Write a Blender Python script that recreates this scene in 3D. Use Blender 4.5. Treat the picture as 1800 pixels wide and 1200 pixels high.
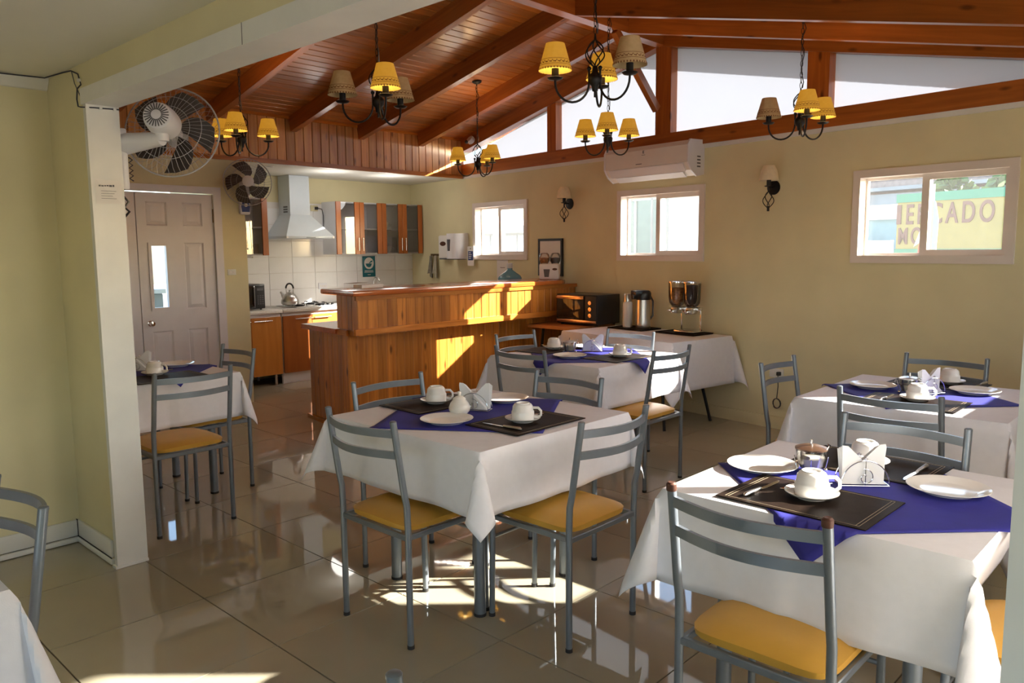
import bpy, bmesh, math, random
from math import pi, sin, cos, radians as R
from mathutils import Vector, Matrix
for o in list(bpy.data.objects): bpy.data.objects.remove(o, do_unlink=True)
S = bpy.context.scene
COL = S.collection
rng = random.Random(7)

# ------------------------------------------------------------------ camera
cam = bpy.data.cameras.new('camera'); co = bpy.data.objects.new('camera', cam); COL.objects.link(co)
cam.sensor_width = 36.0; cam.lens = 27.6; cam.clip_start = .05
right = Vector((0.728779, 0.684698, -0.008318)); down = Vector((0.074266, -0.091111, -0.993068)); fwd = Vector((-0.680709, 0.723109, -0.11725))
m = Matrix((right, -down, -fwd)).transposed().to_4x4(); m.translation = Vector((0, 0, 1.485))
co.matrix_world = m
S.camera = co

# ------------------------------------------------------------------ light
S.view_settings.view_transform = 'Standard'; S.view_settings.look = 'None'
S.view_settings.gamma = 1.0; S.view_settings.use_curve_mapping = False
S.view_settings.exposure = 0.83
w = bpy.data.worlds.new('sky'); S.world = w; w.use_nodes = True
nt = w.node_tree; nt.nodes.clear()
sk = nt.nodes.new('ShaderNodeTexSky'); sk.sky_type = 'NISHITA'; sk.sun_disc = False
sk.sun_elevation = R(25); sk.sun_rotation = R(46.7); sk.air_density = 1.0; sk.dust_density = 1.5
bg = nt.nodes.new('ShaderNodeBackground'); bg.inputs['Strength'].default_value = 0.62
ow = nt.nodes.new('ShaderNodeOutputWorld')
nt.links.new(sk.outputs[0], bg.inputs[0]); nt.links.new(bg.outputs[0], ow.inputs[0])
sl = bpy.data.lights.new('sun', 'SUN'); sl.energy = 21.0; sl.angle = R(0.6); sl.color = (1, .93, .83)
so = bpy.data.objects.new('sun', sl); COL.objects.link(so)
SUN = Vector((-.728, -.686, -.485)).normalized()
so.rotation_euler = SUN.to_track_quat('-Z', 'Y').to_euler(); so.location = (5, 8, 6)
c = S.cycles
c.max_bounces = 10; c.diffuse_bounces = 5; c.glossy_bounces = 4; c.transmission_bounces = 6; c.transparent_max_bounces = 12
c.sample_clamp_indirect = 6.0; c.caustics_reflective = False; c.caustics_refractive = False; c.use_denoising = True

# ------------------------------------------------------------------ materials
def newmat(name):
    m = bpy.data.materials.new(name); m.use_nodes = True
    nt = m.node_tree; nt.nodes.clear()
    out = nt.nodes.new('ShaderNodeOutputMaterial')
    return m, nt, out
def N(nt, typ, **kw):
    n = nt.nodes.new(typ)
    for k, v in kw.items():
        if hasattr(n, k): setattr(n, k, v)
    return n
def inp(n, **kw):
    for k, v in kw.items(): n.inputs[k.replace('_', ' ')].default_value = v
def pbsdf(nt, out, col=(.8, .8, .8), rough=.5, metal=0., **kw):
    b = nt.nodes.new('ShaderNodeBsdfPrincipled')
    b.inputs['Base Color'].default_value = (*col, 1); b.inputs['Roughness'].default_value = rough; b.inputs['Metallic'].default_value = metal
    for k, v in kw.items(): b.inputs[k].default_value = v
    nt.links.new(b.outputs[0], out.inputs[0]); return b
def coords(nt, scale=(1, 1, 1), kind='Object'):
    t = nt.nodes.new('ShaderNodeTexCoord'); mp = nt.nodes.new('ShaderNodeMapping')
    mp.inputs['Scale'].default_value = scale
    nt.links.new(t.outputs[kind], mp.inputs['Vector']); return mp
def plain(name, col, rough=.5, metal=0., var=.08, scale=6., bump=0., bscale=60., **kw):
    m, nt, out = newmat(name); b = pbsdf(nt, out, col, rough, metal, **kw)
    mp = coords(nt)
    no = nt.nodes.new('ShaderNodeTexNoise'); inp(no, Scale=scale, Detail=4.0); nt.links.new(mp.outputs[0], no.inputs['Vector'])
    cr = nt.nodes.new('ShaderNodeValToRGB'); e = cr.color_ramp.elements
    e[0].position = .3; e[1].position = .7
    e[0].color = (*[x * (1 - var) for x in col], 1); e[1].color = (*[min(1, x * (1 + var)) for x in col], 1)
    nt.links.new(no.outputs['Fac'], cr.inputs[0]); nt.links.new(cr.outputs[0], b.inputs['Base Color'])
    if bump:
        n2 = nt.nodes.new('ShaderNodeTexNoise'); inp(n2, Scale=bscale, Detail=3.0); nt.links.new(mp.outputs[0], n2.inputs['Vector'])
        bp = nt.nodes.new('ShaderNodeBump'); inp(bp, Strength=bump, Distance=.002); nt.links.new(n2.outputs['Fac'], bp.inputs['Height'])
        nt.links.new(bp.outputs[0], b.inputs['Normal'])
    return m
def wood(name, dark, light, axis=2, rough=.3, knots=True, coat=.0, tint=.25, spread=26.):
    """grain runs along local axis; every board gets its own offset and tone"""
    m, nt, out = newmat(name); b = pbsdf(nt, out, light, rough); b.inputs['Coat Weight'].default_value = coat; b.inputs['Coat Roughness'].default_value = .15
    sc = [spread] * 3; sc[axis] = 1.6
    t = nt.nodes.new('ShaderNodeTexCoord'); oi = nt.nodes.new('ShaderNodeObjectInfo')
    mul = N(nt, 'ShaderNodeMath', operation='MULTIPLY'); mul.inputs[1].default_value = 37.0; nt.links.new(oi.outputs['Random'], mul.inputs[0])
    add = N(nt, 'ShaderNodeVectorMath', operation='ADD'); nt.links.new(t.outputs['Object'], add.inputs[0]); nt.links.new(mul.outputs[0], add.inputs[1])
    mp = nt.nodes.new('ShaderNodeMapping'); mp.inputs['Scale'].default_value = sc; nt.links.new(add.outputs[0], mp.inputs['Vector'])
    no = nt.nodes.new('ShaderNodeTexNoise'); inp(no, Scale=1.0, Detail=6.0, Distortion=.8); nt.links.new(mp.outputs[0], no.inputs['Vector'])
    cr = nt.nodes.new('ShaderNodeValToRGB'); e = cr.color_ramp.elements; e[0].position = .32; e[1].position = .66
    e[0].color = (*dark, 1); e[1].color = (*light, 1); nt.links.new(no.outputs['Fac'], cr.inputs[0])
    hv = nt.nodes.new('ShaderNodeHueSaturation'); mr = nt.nodes.new('ShaderNodeMapRange'); inp(mr, To_Min=1 - tint, To_Max=1 + tint)
    nt.links.new(oi.outputs['Random'], mr.inputs['Value']); nt.links.new(mr.outputs[0], hv.inputs['Value']); nt.links.new(cr.outputs[0], hv.inputs['Color'])
    last = hv.outputs[0]
    if knots:
        sk_ = [9.0] * 3; sk_[axis] = 3.2
        mk = nt.nodes.new('ShaderNodeMapping'); mk.inputs['Scale'].default_value = sk_; nt.links.new(add.outputs[0], mk.inputs['Vector'])
        vo = nt.nodes.new('ShaderNodeTexVoronoi'); inp(vo, Scale=1.0); nt.links.new(mk.outputs[0], vo.inputs['Vector'])
        mr2 = nt.nodes.new('ShaderNodeMapRange'); inp(mr2, From_Min=.06, From_Max=.17, To_Min=.9, To_Max=0.0); nt.links.new(vo.outputs['Distance'], mr2.inputs['Value'])
        mx = N(nt, 'ShaderNodeMix', data_type='RGBA'); nt.links.new(mr2.outputs[0], mx.inputs[0]); nt.links.new(last, mx.inputs[6])
        mx.inputs[7].default_value = (dark[0] * .35, dark[1] * .3, dark[2] * .3, 1); last = mx.outputs[2]
    nt.links.new(last, b.inputs['Base Color'])
    bp = nt.nodes.new('ShaderNodeBump'); inp(bp, Strength=.12, Distance=.002); nt.links.new(no.outputs['Fac'], bp.inputs['Height']); nt.links.new(bp.outputs[0], b.inputs['Normal'])
    return m
def glass(name, col=(.95, .97, .96), refl=.5, haze=0.):
    """thin pane: see-through with a fresnel reflection"""
    m, nt, out = newmat(name)
    tr = nt.nodes.new('ShaderNodeBsdfTransparent'); tr.inputs[0].default_value = (*col, 1)
    gl = nt.nodes.new('ShaderNodeBsdfGlossy'); gl.inputs['Roughness'].default_value = .02
    lw = nt.nodes.new('ShaderNodeFresnel'); lw.inputs['IOR'].default_value = 1.45
    ml = N(nt, 'ShaderNodeMath', operation='MULTIPLY'); ml.inputs[1].default_value = refl; nt.links.new(lw.outputs[0], ml.inputs[0])
    mx = nt.nodes.new('ShaderNodeMixShader'); nt.links.new(ml.outputs[0], mx.inputs[0]); nt.links.new(tr.outputs[0], mx.inputs[1]); nt.links.new(gl.outputs[0], mx.inputs[2])
    last = mx
    if haze:
        df = nt.nodes.new('ShaderNodeBsdfTranslucent'); df.inputs[0].default_value = (.9, .9, .9, 1)
        m2 = nt.nodes.new('ShaderNodeMixShader'); m2.inputs[0].default_value = haze; nt.links.new(mx.outputs[0], m2.inputs[1]); nt.links.new(df.outputs[0], m2.inputs[2]); last = m2
    nt.links.new(last.outputs[0], out.inputs[0]); return m
def frosted(name, col):
    m, nt, out = newmat(name)
    t = nt.nodes.new('ShaderNodeBsdfTranslucent'); d = nt.nodes.new('ShaderNodeBsdfDiffuse')
    mp = coords(nt); no = nt.nodes.new('ShaderNodeTexNoise'); inp(no, Scale=2.0, Detail=3.0); nt.links.new(mp.outputs[0], no.inputs['Vector'])
    cr = nt.nodes.new('ShaderNodeValToRGB'); e = cr.color_ramp.elements; e[0].color = (*[x * .93 for x in col], 1); e[1].color = (*col, 1)
    nt.links.new(no.outputs['Fac'], cr.inputs[0]); nt.links.new(cr.outputs[0], t.inputs[0])
    d.inputs[0].default_value = (.5, .5, .52, 1)
    mx = nt.nodes.new('ShaderNodeMixShader'); mx.inputs[0].default_value = .25
    nt.links.new(t.outputs[0], mx.inputs[1]); nt.links.new(d.outputs[0], mx.inputs[2]); nt.links.new(mx.outputs[0], out.inputs[0]); return m
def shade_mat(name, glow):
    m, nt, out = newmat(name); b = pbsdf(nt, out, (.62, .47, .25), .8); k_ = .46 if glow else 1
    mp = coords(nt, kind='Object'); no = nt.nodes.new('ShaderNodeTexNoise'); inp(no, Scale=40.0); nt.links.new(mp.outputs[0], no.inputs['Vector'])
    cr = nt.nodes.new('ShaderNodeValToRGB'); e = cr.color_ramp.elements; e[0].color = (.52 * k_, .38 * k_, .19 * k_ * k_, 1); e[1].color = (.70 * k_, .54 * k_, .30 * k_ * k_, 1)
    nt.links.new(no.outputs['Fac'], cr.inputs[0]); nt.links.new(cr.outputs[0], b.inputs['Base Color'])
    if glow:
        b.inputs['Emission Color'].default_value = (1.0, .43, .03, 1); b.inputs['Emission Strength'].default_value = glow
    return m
M = {}
M['cream'] = plain('cream wall paint', (.70, .635, .40), .75, var=.05, scale=2.5, bump=.15, bscale=90)
M['cream_dark'] = M['cream']
M['ceil'] = plain('white ceiling paint', (.74, .725, .66), .8, var=.03, scale=2)
M['trim'] = plain('white gloss trim', (.74, .735, .70), .4, var=.05, scale=5)
M['pvc'] = plain('white window plastic', (.74, .67, .62), .35, var=.03)
M['door'] = plain('white door paint', (.72, .70, .74), .4, var=.03)
M['dirt'] = plain('dirty gap', (.03, .025, .02), .9)
M['pine'] = wood('varnished pine board', (.40, .125, .018), (.62, .235, .04), 2, .28, coat=.25)
M['pine_y'] = wood('varnished pine rail', (.40, .12, .017), (.60, .22, .038), 1, .25, coat=.3)
M['pine_x'] = wood('varnished pine end rail', (.40, .12, .017), (.60, .22, .038), 0, .25, coat=.3)
M['bulk'] = wood('varnished wall boarding', (.54, .22, .065), (.76, .40, .14), 2, .3, coat=.3)
M['counter'] = wood('red varnished counter', (.33, .075, .014), (.48, .12, .022), 1, .16, knots=False, coat=.5)
M['plank'] = wood('ceiling plank', (.33, .105, .019), (.50, .18, .04), 1, .32, coat=.22, knots=False)
M['rafter'] = wood('dark red rafter', (.25, .070, .012), (.37, .11, .020), 0, .3, coat=.25)
M['ridge'] = wood('dark red ridge beam', (.27, .075, .012), (.40, .12, .021), 1, .3, coat=.25)
M['beam_x'] = M['rafter']
M['post'] = wood('dark red post', (.29, .075, .013), (.42, .120, .020), 2, .3, coat=.25)
M['cab'] = wood('orange cabinet veneer', (.46, .17, .03), (.55, .22, .045), 2, .3, knots=False, spread=12)
M['cab2'] = wood('red cabinet veneer', (.36, .10, .02), (.45, .135, .028), 2, .3, knots=False, spread=12)
M['tabletop_wood'] = wood('brown tabletop', (.25, .10, .03), (.38, .17, .06), 0, .4)
def floor_mat():
    m, nt, out = newmat('polished beige porcelain'); b = pbsdf(nt, out, (.40, .32, .22), .03); b.inputs['IOR'].default_value = 1.62
    mp = coords(nt); oi = nt.nodes.new('ShaderNodeObjectInfo')
    no = nt.nodes.new('ShaderNodeTexNoise'); inp(no, Scale=3.0, Detail=5.0); nt.links.new(mp.outputs[0], no.inputs['Vector'])
    cr = nt.nodes.new('ShaderNodeValToRGB'); e = cr.color_ramp.elements; e[0].color = (.35, .315, .23, 1); e[1].color = (.42, .38, .285, 1)
    nt.links.new(no.outputs['Fac'], cr.inputs[0]); hv = nt.nodes.new('ShaderNodeHueSaturation'); mr = nt.nodes.new('ShaderNodeMapRange'); inp(mr, To_Min=.95, To_Max=1.05)
    nt.links.new(oi.outputs['Random'], mr.inputs['Value']); nt.links.new(mr.outputs[0], hv.inputs['Value']); nt.links.new(cr.outputs[0], hv.inputs['Color']); nt.links.new(hv.outputs[0], b.inputs['Base Color'])
    return m
M['tile'] = floor_mat()
M['grout'] = plain('dark grout', (.10, .075, .05), .8)
M['cloth'] = plain('white cotton cloth', (.755, .745, .785), .9, var=.02, scale=30, bump=.1, bscale=500)
M['blue'] = plain('royal blue cloth', (.022, .022, .26), .75, var=.12, scale=14, bump=.1, bscale=500)
M['leather'] = plain('dark brown leather', (.018, .011, .008), .5, var=.2, scale=25, bump=.12, bscale=220, **{'Specular IOR Level': .07})
M['stitch'] = plain('pale stitching', (.30, .23, .15), .8)
M['steel_paint'] = plain('silver grey paint', (.20, .228, .262), .34, .5, var=.05, scale=20)
M['cap'] = plain('dark rubber', (.02, .02, .022), .6)
M['rust'] = plain('rusty cap', (.10, .04, .025), .5, .3)
M['seat'] = plain('mustard vinyl', (.58, .315, .045), .42, var=.05, scale=8, bump=.08, bscale=260)
M['china'] = plain('white china', (.82, .80, .77), .12, var=.015)
M['china_w'] = plain('warm white china', (.78, .74, .68), .15, var=.02)
M['napkin'] = plain('white paper napkin', (.84, .84, .85), .9, var=.03)
M['chrome'] = plain('chrome', (.75, .75, .76), .12, 1.0, var=.02)
M['steel'] = plain('brushed steel', (.62, .61, .60), .28, 1.0, var=.06)
M['iron'] = plain('black wrought iron', (.012, .011, .011), .45, .4)
M['black'] = plain('black plastic', (.014, .014, .016), .3)
M['blackmat'] = plain('matt black', (.02, .02, .022), .6)
M['blade'] = plain('dark smoked blade', (.055, .045, .042), .4)
M['white_pl'] = plain('white plastic', (.74, .74, .78), .35, var=.02)
M['ac'] = plain('white appliance shell', (.78, .74, .70), .35, var=.02)
M['grey_dark'] = plain('dark grey', (.10, .10, .11), .5)
M['hood'] = plain('pale steel hood', (.60, .66, .71), .35, .12, var=.03)
M['worktop'] = plain('white speckled worktop', (.72, .70, .66), .3, var=.12, scale=90)
M['walltile'] = plain('white wall tile', (.86, .86, .86), .15, var=.02)
M['paper'] = plain('white paper', (.78, .75, .72), .85, var=.02)
M['teal'] = plain('teal sign', (.008, .16, .20), .4)
M['ink'] = plain('dark ink', (.04, .04, .06), .8)
M['navy'] = plain('navy print', (.015, .04, .18), .5)
M['jug'] = plain('blue water jug', (.12, .29, .42), .12)
M['jugcap'] = plain('pale cap', (.55, .6, .66), .5)
M['glass'] = glass('window glass', (.95, .97, .96), .6, .03)
M['clear'] = glass('clear vessel', (.93, .92, .90), .8)
M['cab_glass'] = glass('cupboard glass', (.80, .80, .79), 3.0)
M['frost'] = frosted('frosted gable pane', (.098, .108, .128))
M['cereal'] = plain('brown cereal', (.40, .17, .06), .8, var=.5, scale=60, bump=.5, bscale=90)
M['cocoa'] = plain('dark cereal', (.035, .018, .014), .8, var=.5, scale=60, bump=.5, bscale=90)
M['coffee_wood'] = plain('brown lid', (.10, .055, .035), .3, .3)
M['sugar'] = plain('sugar', (.75, .72, .65), .9)
M['fill_door_frost'] = frosted('frosted fill light pane', (.50, .51, .54))
M['shade_cream'] = plain('cream fabric shade', (.78, .68, .47), .8, var=.06, scale=30)
M['shade'] = shade_mat('unlit fabric shade', 0.)
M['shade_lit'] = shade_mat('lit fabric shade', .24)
M['guard'] = plain('pale grey fan wire', (.42, .42, .44), .4)
M['pattern'] = plain('brown pattern band', (.22, .09, .03), .8)
m_, nt_, out_ = newmat('lamp bulb'); e_ = nt_.nodes.new('ShaderNodeEmission'); e_.inputs[0].default_value = (1, .62, .22, 1); e_.inputs[1].default_value = 10; nt_.links.new(e_.outputs[0], out_.inputs[0]); M['bulb'] = m_
M['bulb_off'] = plain('unlit bulb', (.8, .78, .72), .2)
M['oven_glass'] = plain('oven door glass', (.015, .012, .010), .06, coat=0) if False else plain('oven door glass', (.02, .016, .012), .05)
M['copper'] = plain('warm metal trim', (.70, .50, .36), .25, 1.0)
M['brass'] = plain('dark brass', (.20, .13, .06), .35, .8)
# outdoors
M['ground'] = plain('pale paving', (.30, .29, .275), .9, var=.15)
M['ext_white'] = plain('white render', (.60, .59, .58), .85, var=.04)
M['ext_grey'] = plain('grey render', (.22, .235, .235), .85, var=.15, scale=1.5)
M['ext_pink'] = plain('pale brick render', (.27, .20, .17), .85, var=.15)
M['ext_wood'] = plain('weathered timber', (.20, .15, .12), .8, var=.2)
M['ext_green'] = plain('grey green glass', (.10, .15, .14), .2)
M['ext_blue'] = plain('pale blue render', (.13, .22, .24), .8)
M['sign_yellow'] = plain('yellow sign paint', (.23, .20, .06), .7, var=.06)
M['sign_green'] = plain('green sign paint', (.035, .19, .12), .7, var=.06)
M['letter'] = plain('dull red lettering', (.13, .07, .055), .8, var=.1)
M['flag_red'] = plain('red flag', (.32, .05, .04), .8)
M['flag_blue'] = plain('blue flag', (.05, .10, .35), .8)
M['banner'] = plain('pale blue banner', (.15, .30, .36), .8)
M['leaf'] = plain('leaf green', (.06, .12, .03), .8, var=.4, scale=9)

# ------------------------------------------------------------------ mesh builder
class MB:
    def __init__(s): s.v = []; s.f = []; s.sm = []
    def add(s, vs, fs, T=None, smooth=False):
        b = len(s.v)
        for p in vs:
            p = Vector(p); s.v.append(T @ p if T is not None else p)
        for f in fs: s.f.append([i + b for i in f]); s.sm.append(smooth)
        return s
    def box(s, lo, hi, T=None):
        x0, y0, z0 = lo; x1, y1, z1 = hi
        return s.add([(x0, y0, z0), (x1, y0, z0), (x1, y1, z0), (x0, y1, z0), (x0, y0, z1), (x1, y0, z1), (x1, y1, z1), (x0, y1, z1)],
                     [(3, 2, 1, 0), (4, 5, 6, 7), (0, 1, 5, 4), (1, 2, 6, 5), (2, 3, 7, 6), (3, 0, 4, 7)], T)
    def rbox(s, lo, hi, b=.01, T=None, seg=2):
        """box with rounded edges"""
        bm = bmesh.new(); bmesh.ops.create_cube(bm, size=1.0)
        for v in bm.verts:
            v.co = Vector([lo[i] + (v.co[i] + .5) * (hi[i] - lo[i]) for i in range(3)])
        bmesh.ops.bevel(bm, geom=bm.edges[:], offset=b, segments=seg, profile=.5, affect='EDGES', clamp_overlap=True)
        return s.from_bm(bm, T, True)
    def from_bm(s, bm, T=None, smooth=False):
        bm.verts.index_update()
        s.add([v.co.copy() for v in bm.verts], [[v.index for v in f.verts] for f in bm.faces], T, smooth); bm.free(); return s
    def prism(s, poly, z0, z1, T=None, axis=2):
        n = len(poly)
        def P(p, z):
            if axis == 2: return (p[0], p[1], z)
            if axis == 1: return (p[0], z, p[1])
            return (z, p[0], p[1])
        vs = [P(p, z0) for p in poly] + [P(p, z1) for p in poly]
        fs = [list(range(n))[::-1], list(range(n, 2 * n))] + [(i, (i + 1) % n, n + (i + 1) % n, n + i) for i in range(n)]
        return s.add(vs, fs, T)
    def tube(s, path, r, n=8, T=None, closed=False, flat=None):
        """sweep; r number or list; flat=(rx, rz) gives a flattened bar with rz along world z"""
        P = [Vector(p) for p in path]; k = len(P); vs = []; fs = []
        prev = None
        for i in range(k):
            if closed: t = P[(i + 1) % k] - P[i - 1]
            elif i == 0: t = P[1] - P[0]
            elif i == k - 1: t = P[-1] - P[-2]
            else: t = (P[i + 1] - P[i]).normalized() + (P[i] - P[i - 1]).normalized()
            t.normalize()
            if prev is None:
                u = t.cross(Vector((0, 0, 1)))
                if u.length < .05: u = t.cross(Vector((1, 0, 0)))
                u.normalize()
            else:
                u = prev - t * prev.dot(t)
                u.normalize()
            prev = u; vv = t.cross(u)
            rr = r[i] if isinstance(r, (list, tuple)) else r
            for j in range(n):
                a = 2 * pi * j / n
                if flat:
                    a += pi / 4; kq = 1.414; vs.append(P[i] + u * cos(a) * flat[0] * kq + vv * sin(a) * flat[1] * kq)
                else: vs.append(P[i] + (u * cos(a) + vv * sin(a)) * rr)
        for i in range(k if closed else k - 1):
            for j in range(n):
                a, b = i * n + j, i * n + (j + 1) % n; i2 = (i + 1) % k
                fs.append((a, b, i2 * n + (j + 1) % n, i2 * n + j))
        s.add(vs, fs, T, True)
        if not closed:
            b = len(s.v) - len(vs)
            s.f.append([b + j for j in range(n)][::-1]); s.sm.append(False); s.f.append([b + (k - 1) * n + j for j in range(n)]); s.sm.append(False)
        return s
    def lathe(s, prof, n=24, T=None, cap=True):
        vs = []; fs = []; k = len(prof)
        for r, z in prof:
            for j in range(n): vs.append((r * cos(2 * pi * j / n), r * sin(2 * pi * j / n), z))
        for i in range(k - 1):
            for j in range(n): fs.append((i * n + j, i * n + (j + 1) % n, (i + 1) * n + (j + 1) % n, (i + 1) * n + j))
        s.add(vs, fs, T, True)
        b = len(s.v) - len(vs)
        if cap:
            if prof[0][0] > 1e-4: s.f.append([b + j for j in range(n)][::-1]); s.sm.append(False)
            if prof[-1][0] > 1e-4: s.f.append([b + (k - 1) * n + j for j in range(n)]); s.sm.append(False)
        return s
    def cyl(s, p0, p1, r, n=12, T=None): return s.tube([p0, p1], r, n, T)
    def ball(s, c, r, n=10, T=None, sz=1.):
        prof = [(max(1e-5, r * sin(pi * i / n)), -r * sz * cos(pi * i / n)) for i in range(n + 1)]
        return s.lathe(prof, n + 4, (T or Matrix()) @ Matrix.Translation(c), False)
    def mesh(s, name):
        me = bpy.data.meshes.new(name); me.from_pydata([tuple(v) for v in s.v], [], s.f)
        me.polygons.foreach_set('use_smooth', s.sm); me.update()
        if any(s.sm):
            try: me.set_sharp_from_angle(angle=R(42))
            except Exception: pass
        return me
    def build(s, name, mat, parent=None, **kw):
        me = s.mesh(name); me.materials.append(M[mat] if isinstance(mat, str) else mat)
        return link(name, me, parent, **kw)
def link(name, me, parent=None, loc=None, rot=None, label=None, kind=None):
    o = bpy.data.objects.new(name, me); COL.objects.link(o)
    if parent: o.parent = parent
    if loc is not None: o.location = loc
    if rot is not None: o.rotation_euler = rot
    if label: o['label'] = label
    if kind: o['kind'] = kind
    return o
def tag(o, label, cat, group=None):
    o['label'] = label; o['category'] = cat
    if group: o['group'] = group
    return o
def thing(name, label, cat, loc=(0, 0, 0), rz=0., group=None):
    o = bpy.data.objects.new(name, None); COL.objects.link(o); o.empty_display_size = .05
    o.location = loc; o.rotation_euler = (0, 0, rz)
    return tag(o, label, cat, group)
def struct(name, loc=(0, 0, 0), rz=0.):
    o = bpy.data.objects.new(name, None); COL.objects.link(o); o.location = loc; o.rotation_euler = (0, 0, rz); o['kind'] = 'structure'; return o
def dup(o, parent=None):
    c = o.copy(); COL.objects.link(c)
    if parent: c.parent = parent
    for ch in list(o.children): dup(ch, c)
    return c
def place(root, loc, rz, label, group=None):
    r = dup(root); r.location = loc; r.rotation_euler = (0, 0, rz); r['label'] = label
    if group: r['group'] = group
    return r
def TR(x=0, y=0, z=0, rx=0, ry=0, rz=0):
    return Matrix.Translation((x, y, z)) @ Matrix.Rotation(rz, 4, 'Z') @ Matrix.Rotation(ry, 4, 'Y') @ Matrix.Rotation(rx, 4, 'X')

# ================================================================== SETTING
# window wall frame: local x runs along the wall to the right, y outwards
WR = R(-8.065); WO = Vector((-3.216, 6.161, 0))
WT = Matrix.Translation(WO) @ Matrix.Rotation(WR, 4, 'Z')
def wallY(x): return 6.161 + (x + 3.216) * math.tan(WR)
def zl(x): return 2.81 + .2045 * (x + 7.107)
def zr(x): return 3.442 - .2245 * (x + 4.02)
XR = .15          # inner face of the end wall
# ---- floor: grout bed and single tiles
fl = MB().box((-8.5, -3.2, -.10), (2.4, 7.2, -.004)).build('floor', 'grout'); fl['kind'] = 'structure'
h = .2985
tm = MB().add([(-h, -h, -.012), (h, -h, -.012), (h, h, -.012), (-h, h, -.012), (-h + .0015, -h + .0015, 0), (h - .0015, -h + .0015, 0), (h - .0015, h - .0015, 0), (-h + .0015, h - .0015, 0)],
              [(4, 5, 6, 7), (0, 1, 5, 4), (1, 2, 6, 5), (2, 3, 7, 6), (3, 0, 4, 7)]).mesh('tile'); tm.materials.append(M['tile'])
def inview(x, y, z=0., pad=1.15):
    d = Vector((x, y, z)) - Vector((0, 0, 1.485)); f = d.dot(fwd)
    return f > .2 and abs(d.dot(right) / f) < .652 * pad and abs(d.dot(down) / f) < .435 * pad
rest = MB()
for i in range(-8, 11):
    for j in range(-8, 11):
        x = -3.7876 + .6 * i + .3; y = 1.4372 + .6 * j + .3
        if x < -8.2 or x > 2.0 or y < -3 or y > 6.95: continue
        if any(inview(x + a, y + b) for a in (-.3, 0, .3) for b in (-.3, 0, .3)):
            link('tile', tm, fl, (x, y, 0))
        else:
            rest.box((x - h, y - h, -.012), (x + h, y + h, 0))
rest.build('tile_field', 'tile', fl, kind='stuff')

# ---- window wall
def wall_piece(mb, x0, x1, z0, z1): mb.box((x0, 0, z0), (x1, .14, z1))
wins = [(-3.735, -2.712), (-1.342, -.302), (1.040, 2.125)]
mb = MB()
xs = -5.35
for a, b in wins:
    wall_piece(mb, xs, a + .02, 0, 2.38); wall_piece(mb, a + .02, b - .02, 0, 1.38); wall_piece(mb, a + .02, b - .02, 2.01, 2.38); xs = b - .02
wall_piece(mb, xs, 3.75, 0, 2.38)
wr = mb.build('wall_right', 'cream', None, loc=WO, rot=(0, 0, WR), kind='structure')
bb = MB().box((-1.9, -.018, 0), (3.6, -.001, .10)).build('baseboard_right', 'cream', None, loc=WO, rot=(0, 0, WR), kind='structure')
crown = MB().box((-3.93, -.02, 2.335), (3.6, -.001, 2.372)).build('trim_1', 'trim', None, loc=WO, rot=(0, 0, WR), kind='structure')
def window(n, T_loc, T_rot, x0, x1, z0=1.36, z1=2.03, mirror=False):
    w_ = struct('window_%d' % n, T_loc, T_rot)
    c = MB(); t = .055
    c.box((x0, -.018, z0), (x0 + t, .10, z1)); c.box((x1 - t, -.018, z0), (x1, .10, z1)); c.box((x0 + t, -.018, z0), (x1 - t, .10, z0 + t)); c.box((x0 + t, -.018, z1 - t), (x1 - t, .10, z1))
    c.build('casing', 'pvc', w_)
    xm = x0 + (x1 - x0) * .455
    for (a, b, y, f, nm) in ((x0 + .04, xm + .02, .075, .028, 'sash'), (xm - .02, x1 - .04, .035, .05, 'sash')):
        za, zb = z0 + .045, z1 - .045; s = MB()
        s.box((a, y, za), (a + f, y + .03, zb)); s.box((b - f, y, za), (b, y + .03, zb)); s.box((a + f, y, za), (b - f, y + .03, za + f)); s.box((a + f, y, zb - f), (b - f, y + .03, zb))
        so_ = s.build('sash', 'pvc', w_)
        MB().add([(a + f, y + .015, za + f), (b - f, y + .015, za + f), (b - f, y + .015, zb - f), (a + f, y + .015, zb - f)], [(0, 1, 2, 3)]).build('pane', 'glass', so_)
    return w_
for k, (a, b) in enumerate(wins): window(k + 1, WO, WR, a, b)
# ---- gable glazing above the wall
gb = struct('window_4', WO, WR)
def gz(lx):      # underside of the gable rafter in wall-local x
    X = WO.x + lx * cos(WR)
    return (zl(X) if X < -4.02 else zr(X)) - .155
MB().box((-3.93, -.03, 2.37), (2.75, .11, 2.505)).build('sill_beam', 'beam_x', gb)
posts = [(-2.355, -2.218), (-.861, -.683), (.645, .825)]
for a, b in posts:
    MB().prism([(a, 2.505), (b, 2.505), (b, gz(b) + .02), (a, gz(a) + .02)], -.025, .10, axis=1).build('post', 'post', gb)
def gpane(poly):
    MB().add([(p[0], .06, p[1]) for p in poly], [list(range(len(poly)))]).build('pane', 'frost', gb)
xa = -3.93
def xat(z, side):     # local x where rafter underside reaches z
    lo, hi = (-4.2, -.77) if side < 0 else (-.77, 3.5)
    for _ in range(50):
        mid = (lo + hi) / 2
        if (gz(mid) < z) == (side < 0): lo = mid
        else: hi = mid
    return lo
gpane([(xat(2.5, -1), 2.5), (-2.34, 2.5), (-2.34, gz(-2.34) + .02)])
gpane([(-2.23, 2.5), (-.85, 2.5), (-.85, gz(-.85) + .02), (-2.23, gz(-2.23) + .02)])
gpane([(-.69, 2.5), (.66, 2.5), (.66, gz(.66) + .02), (-.69, gz(-.69) + .02)])
gpane([(.81, 2.5), (xat(2.5, 1), 2.5), (.81, gz(.81) + .02)])

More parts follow.
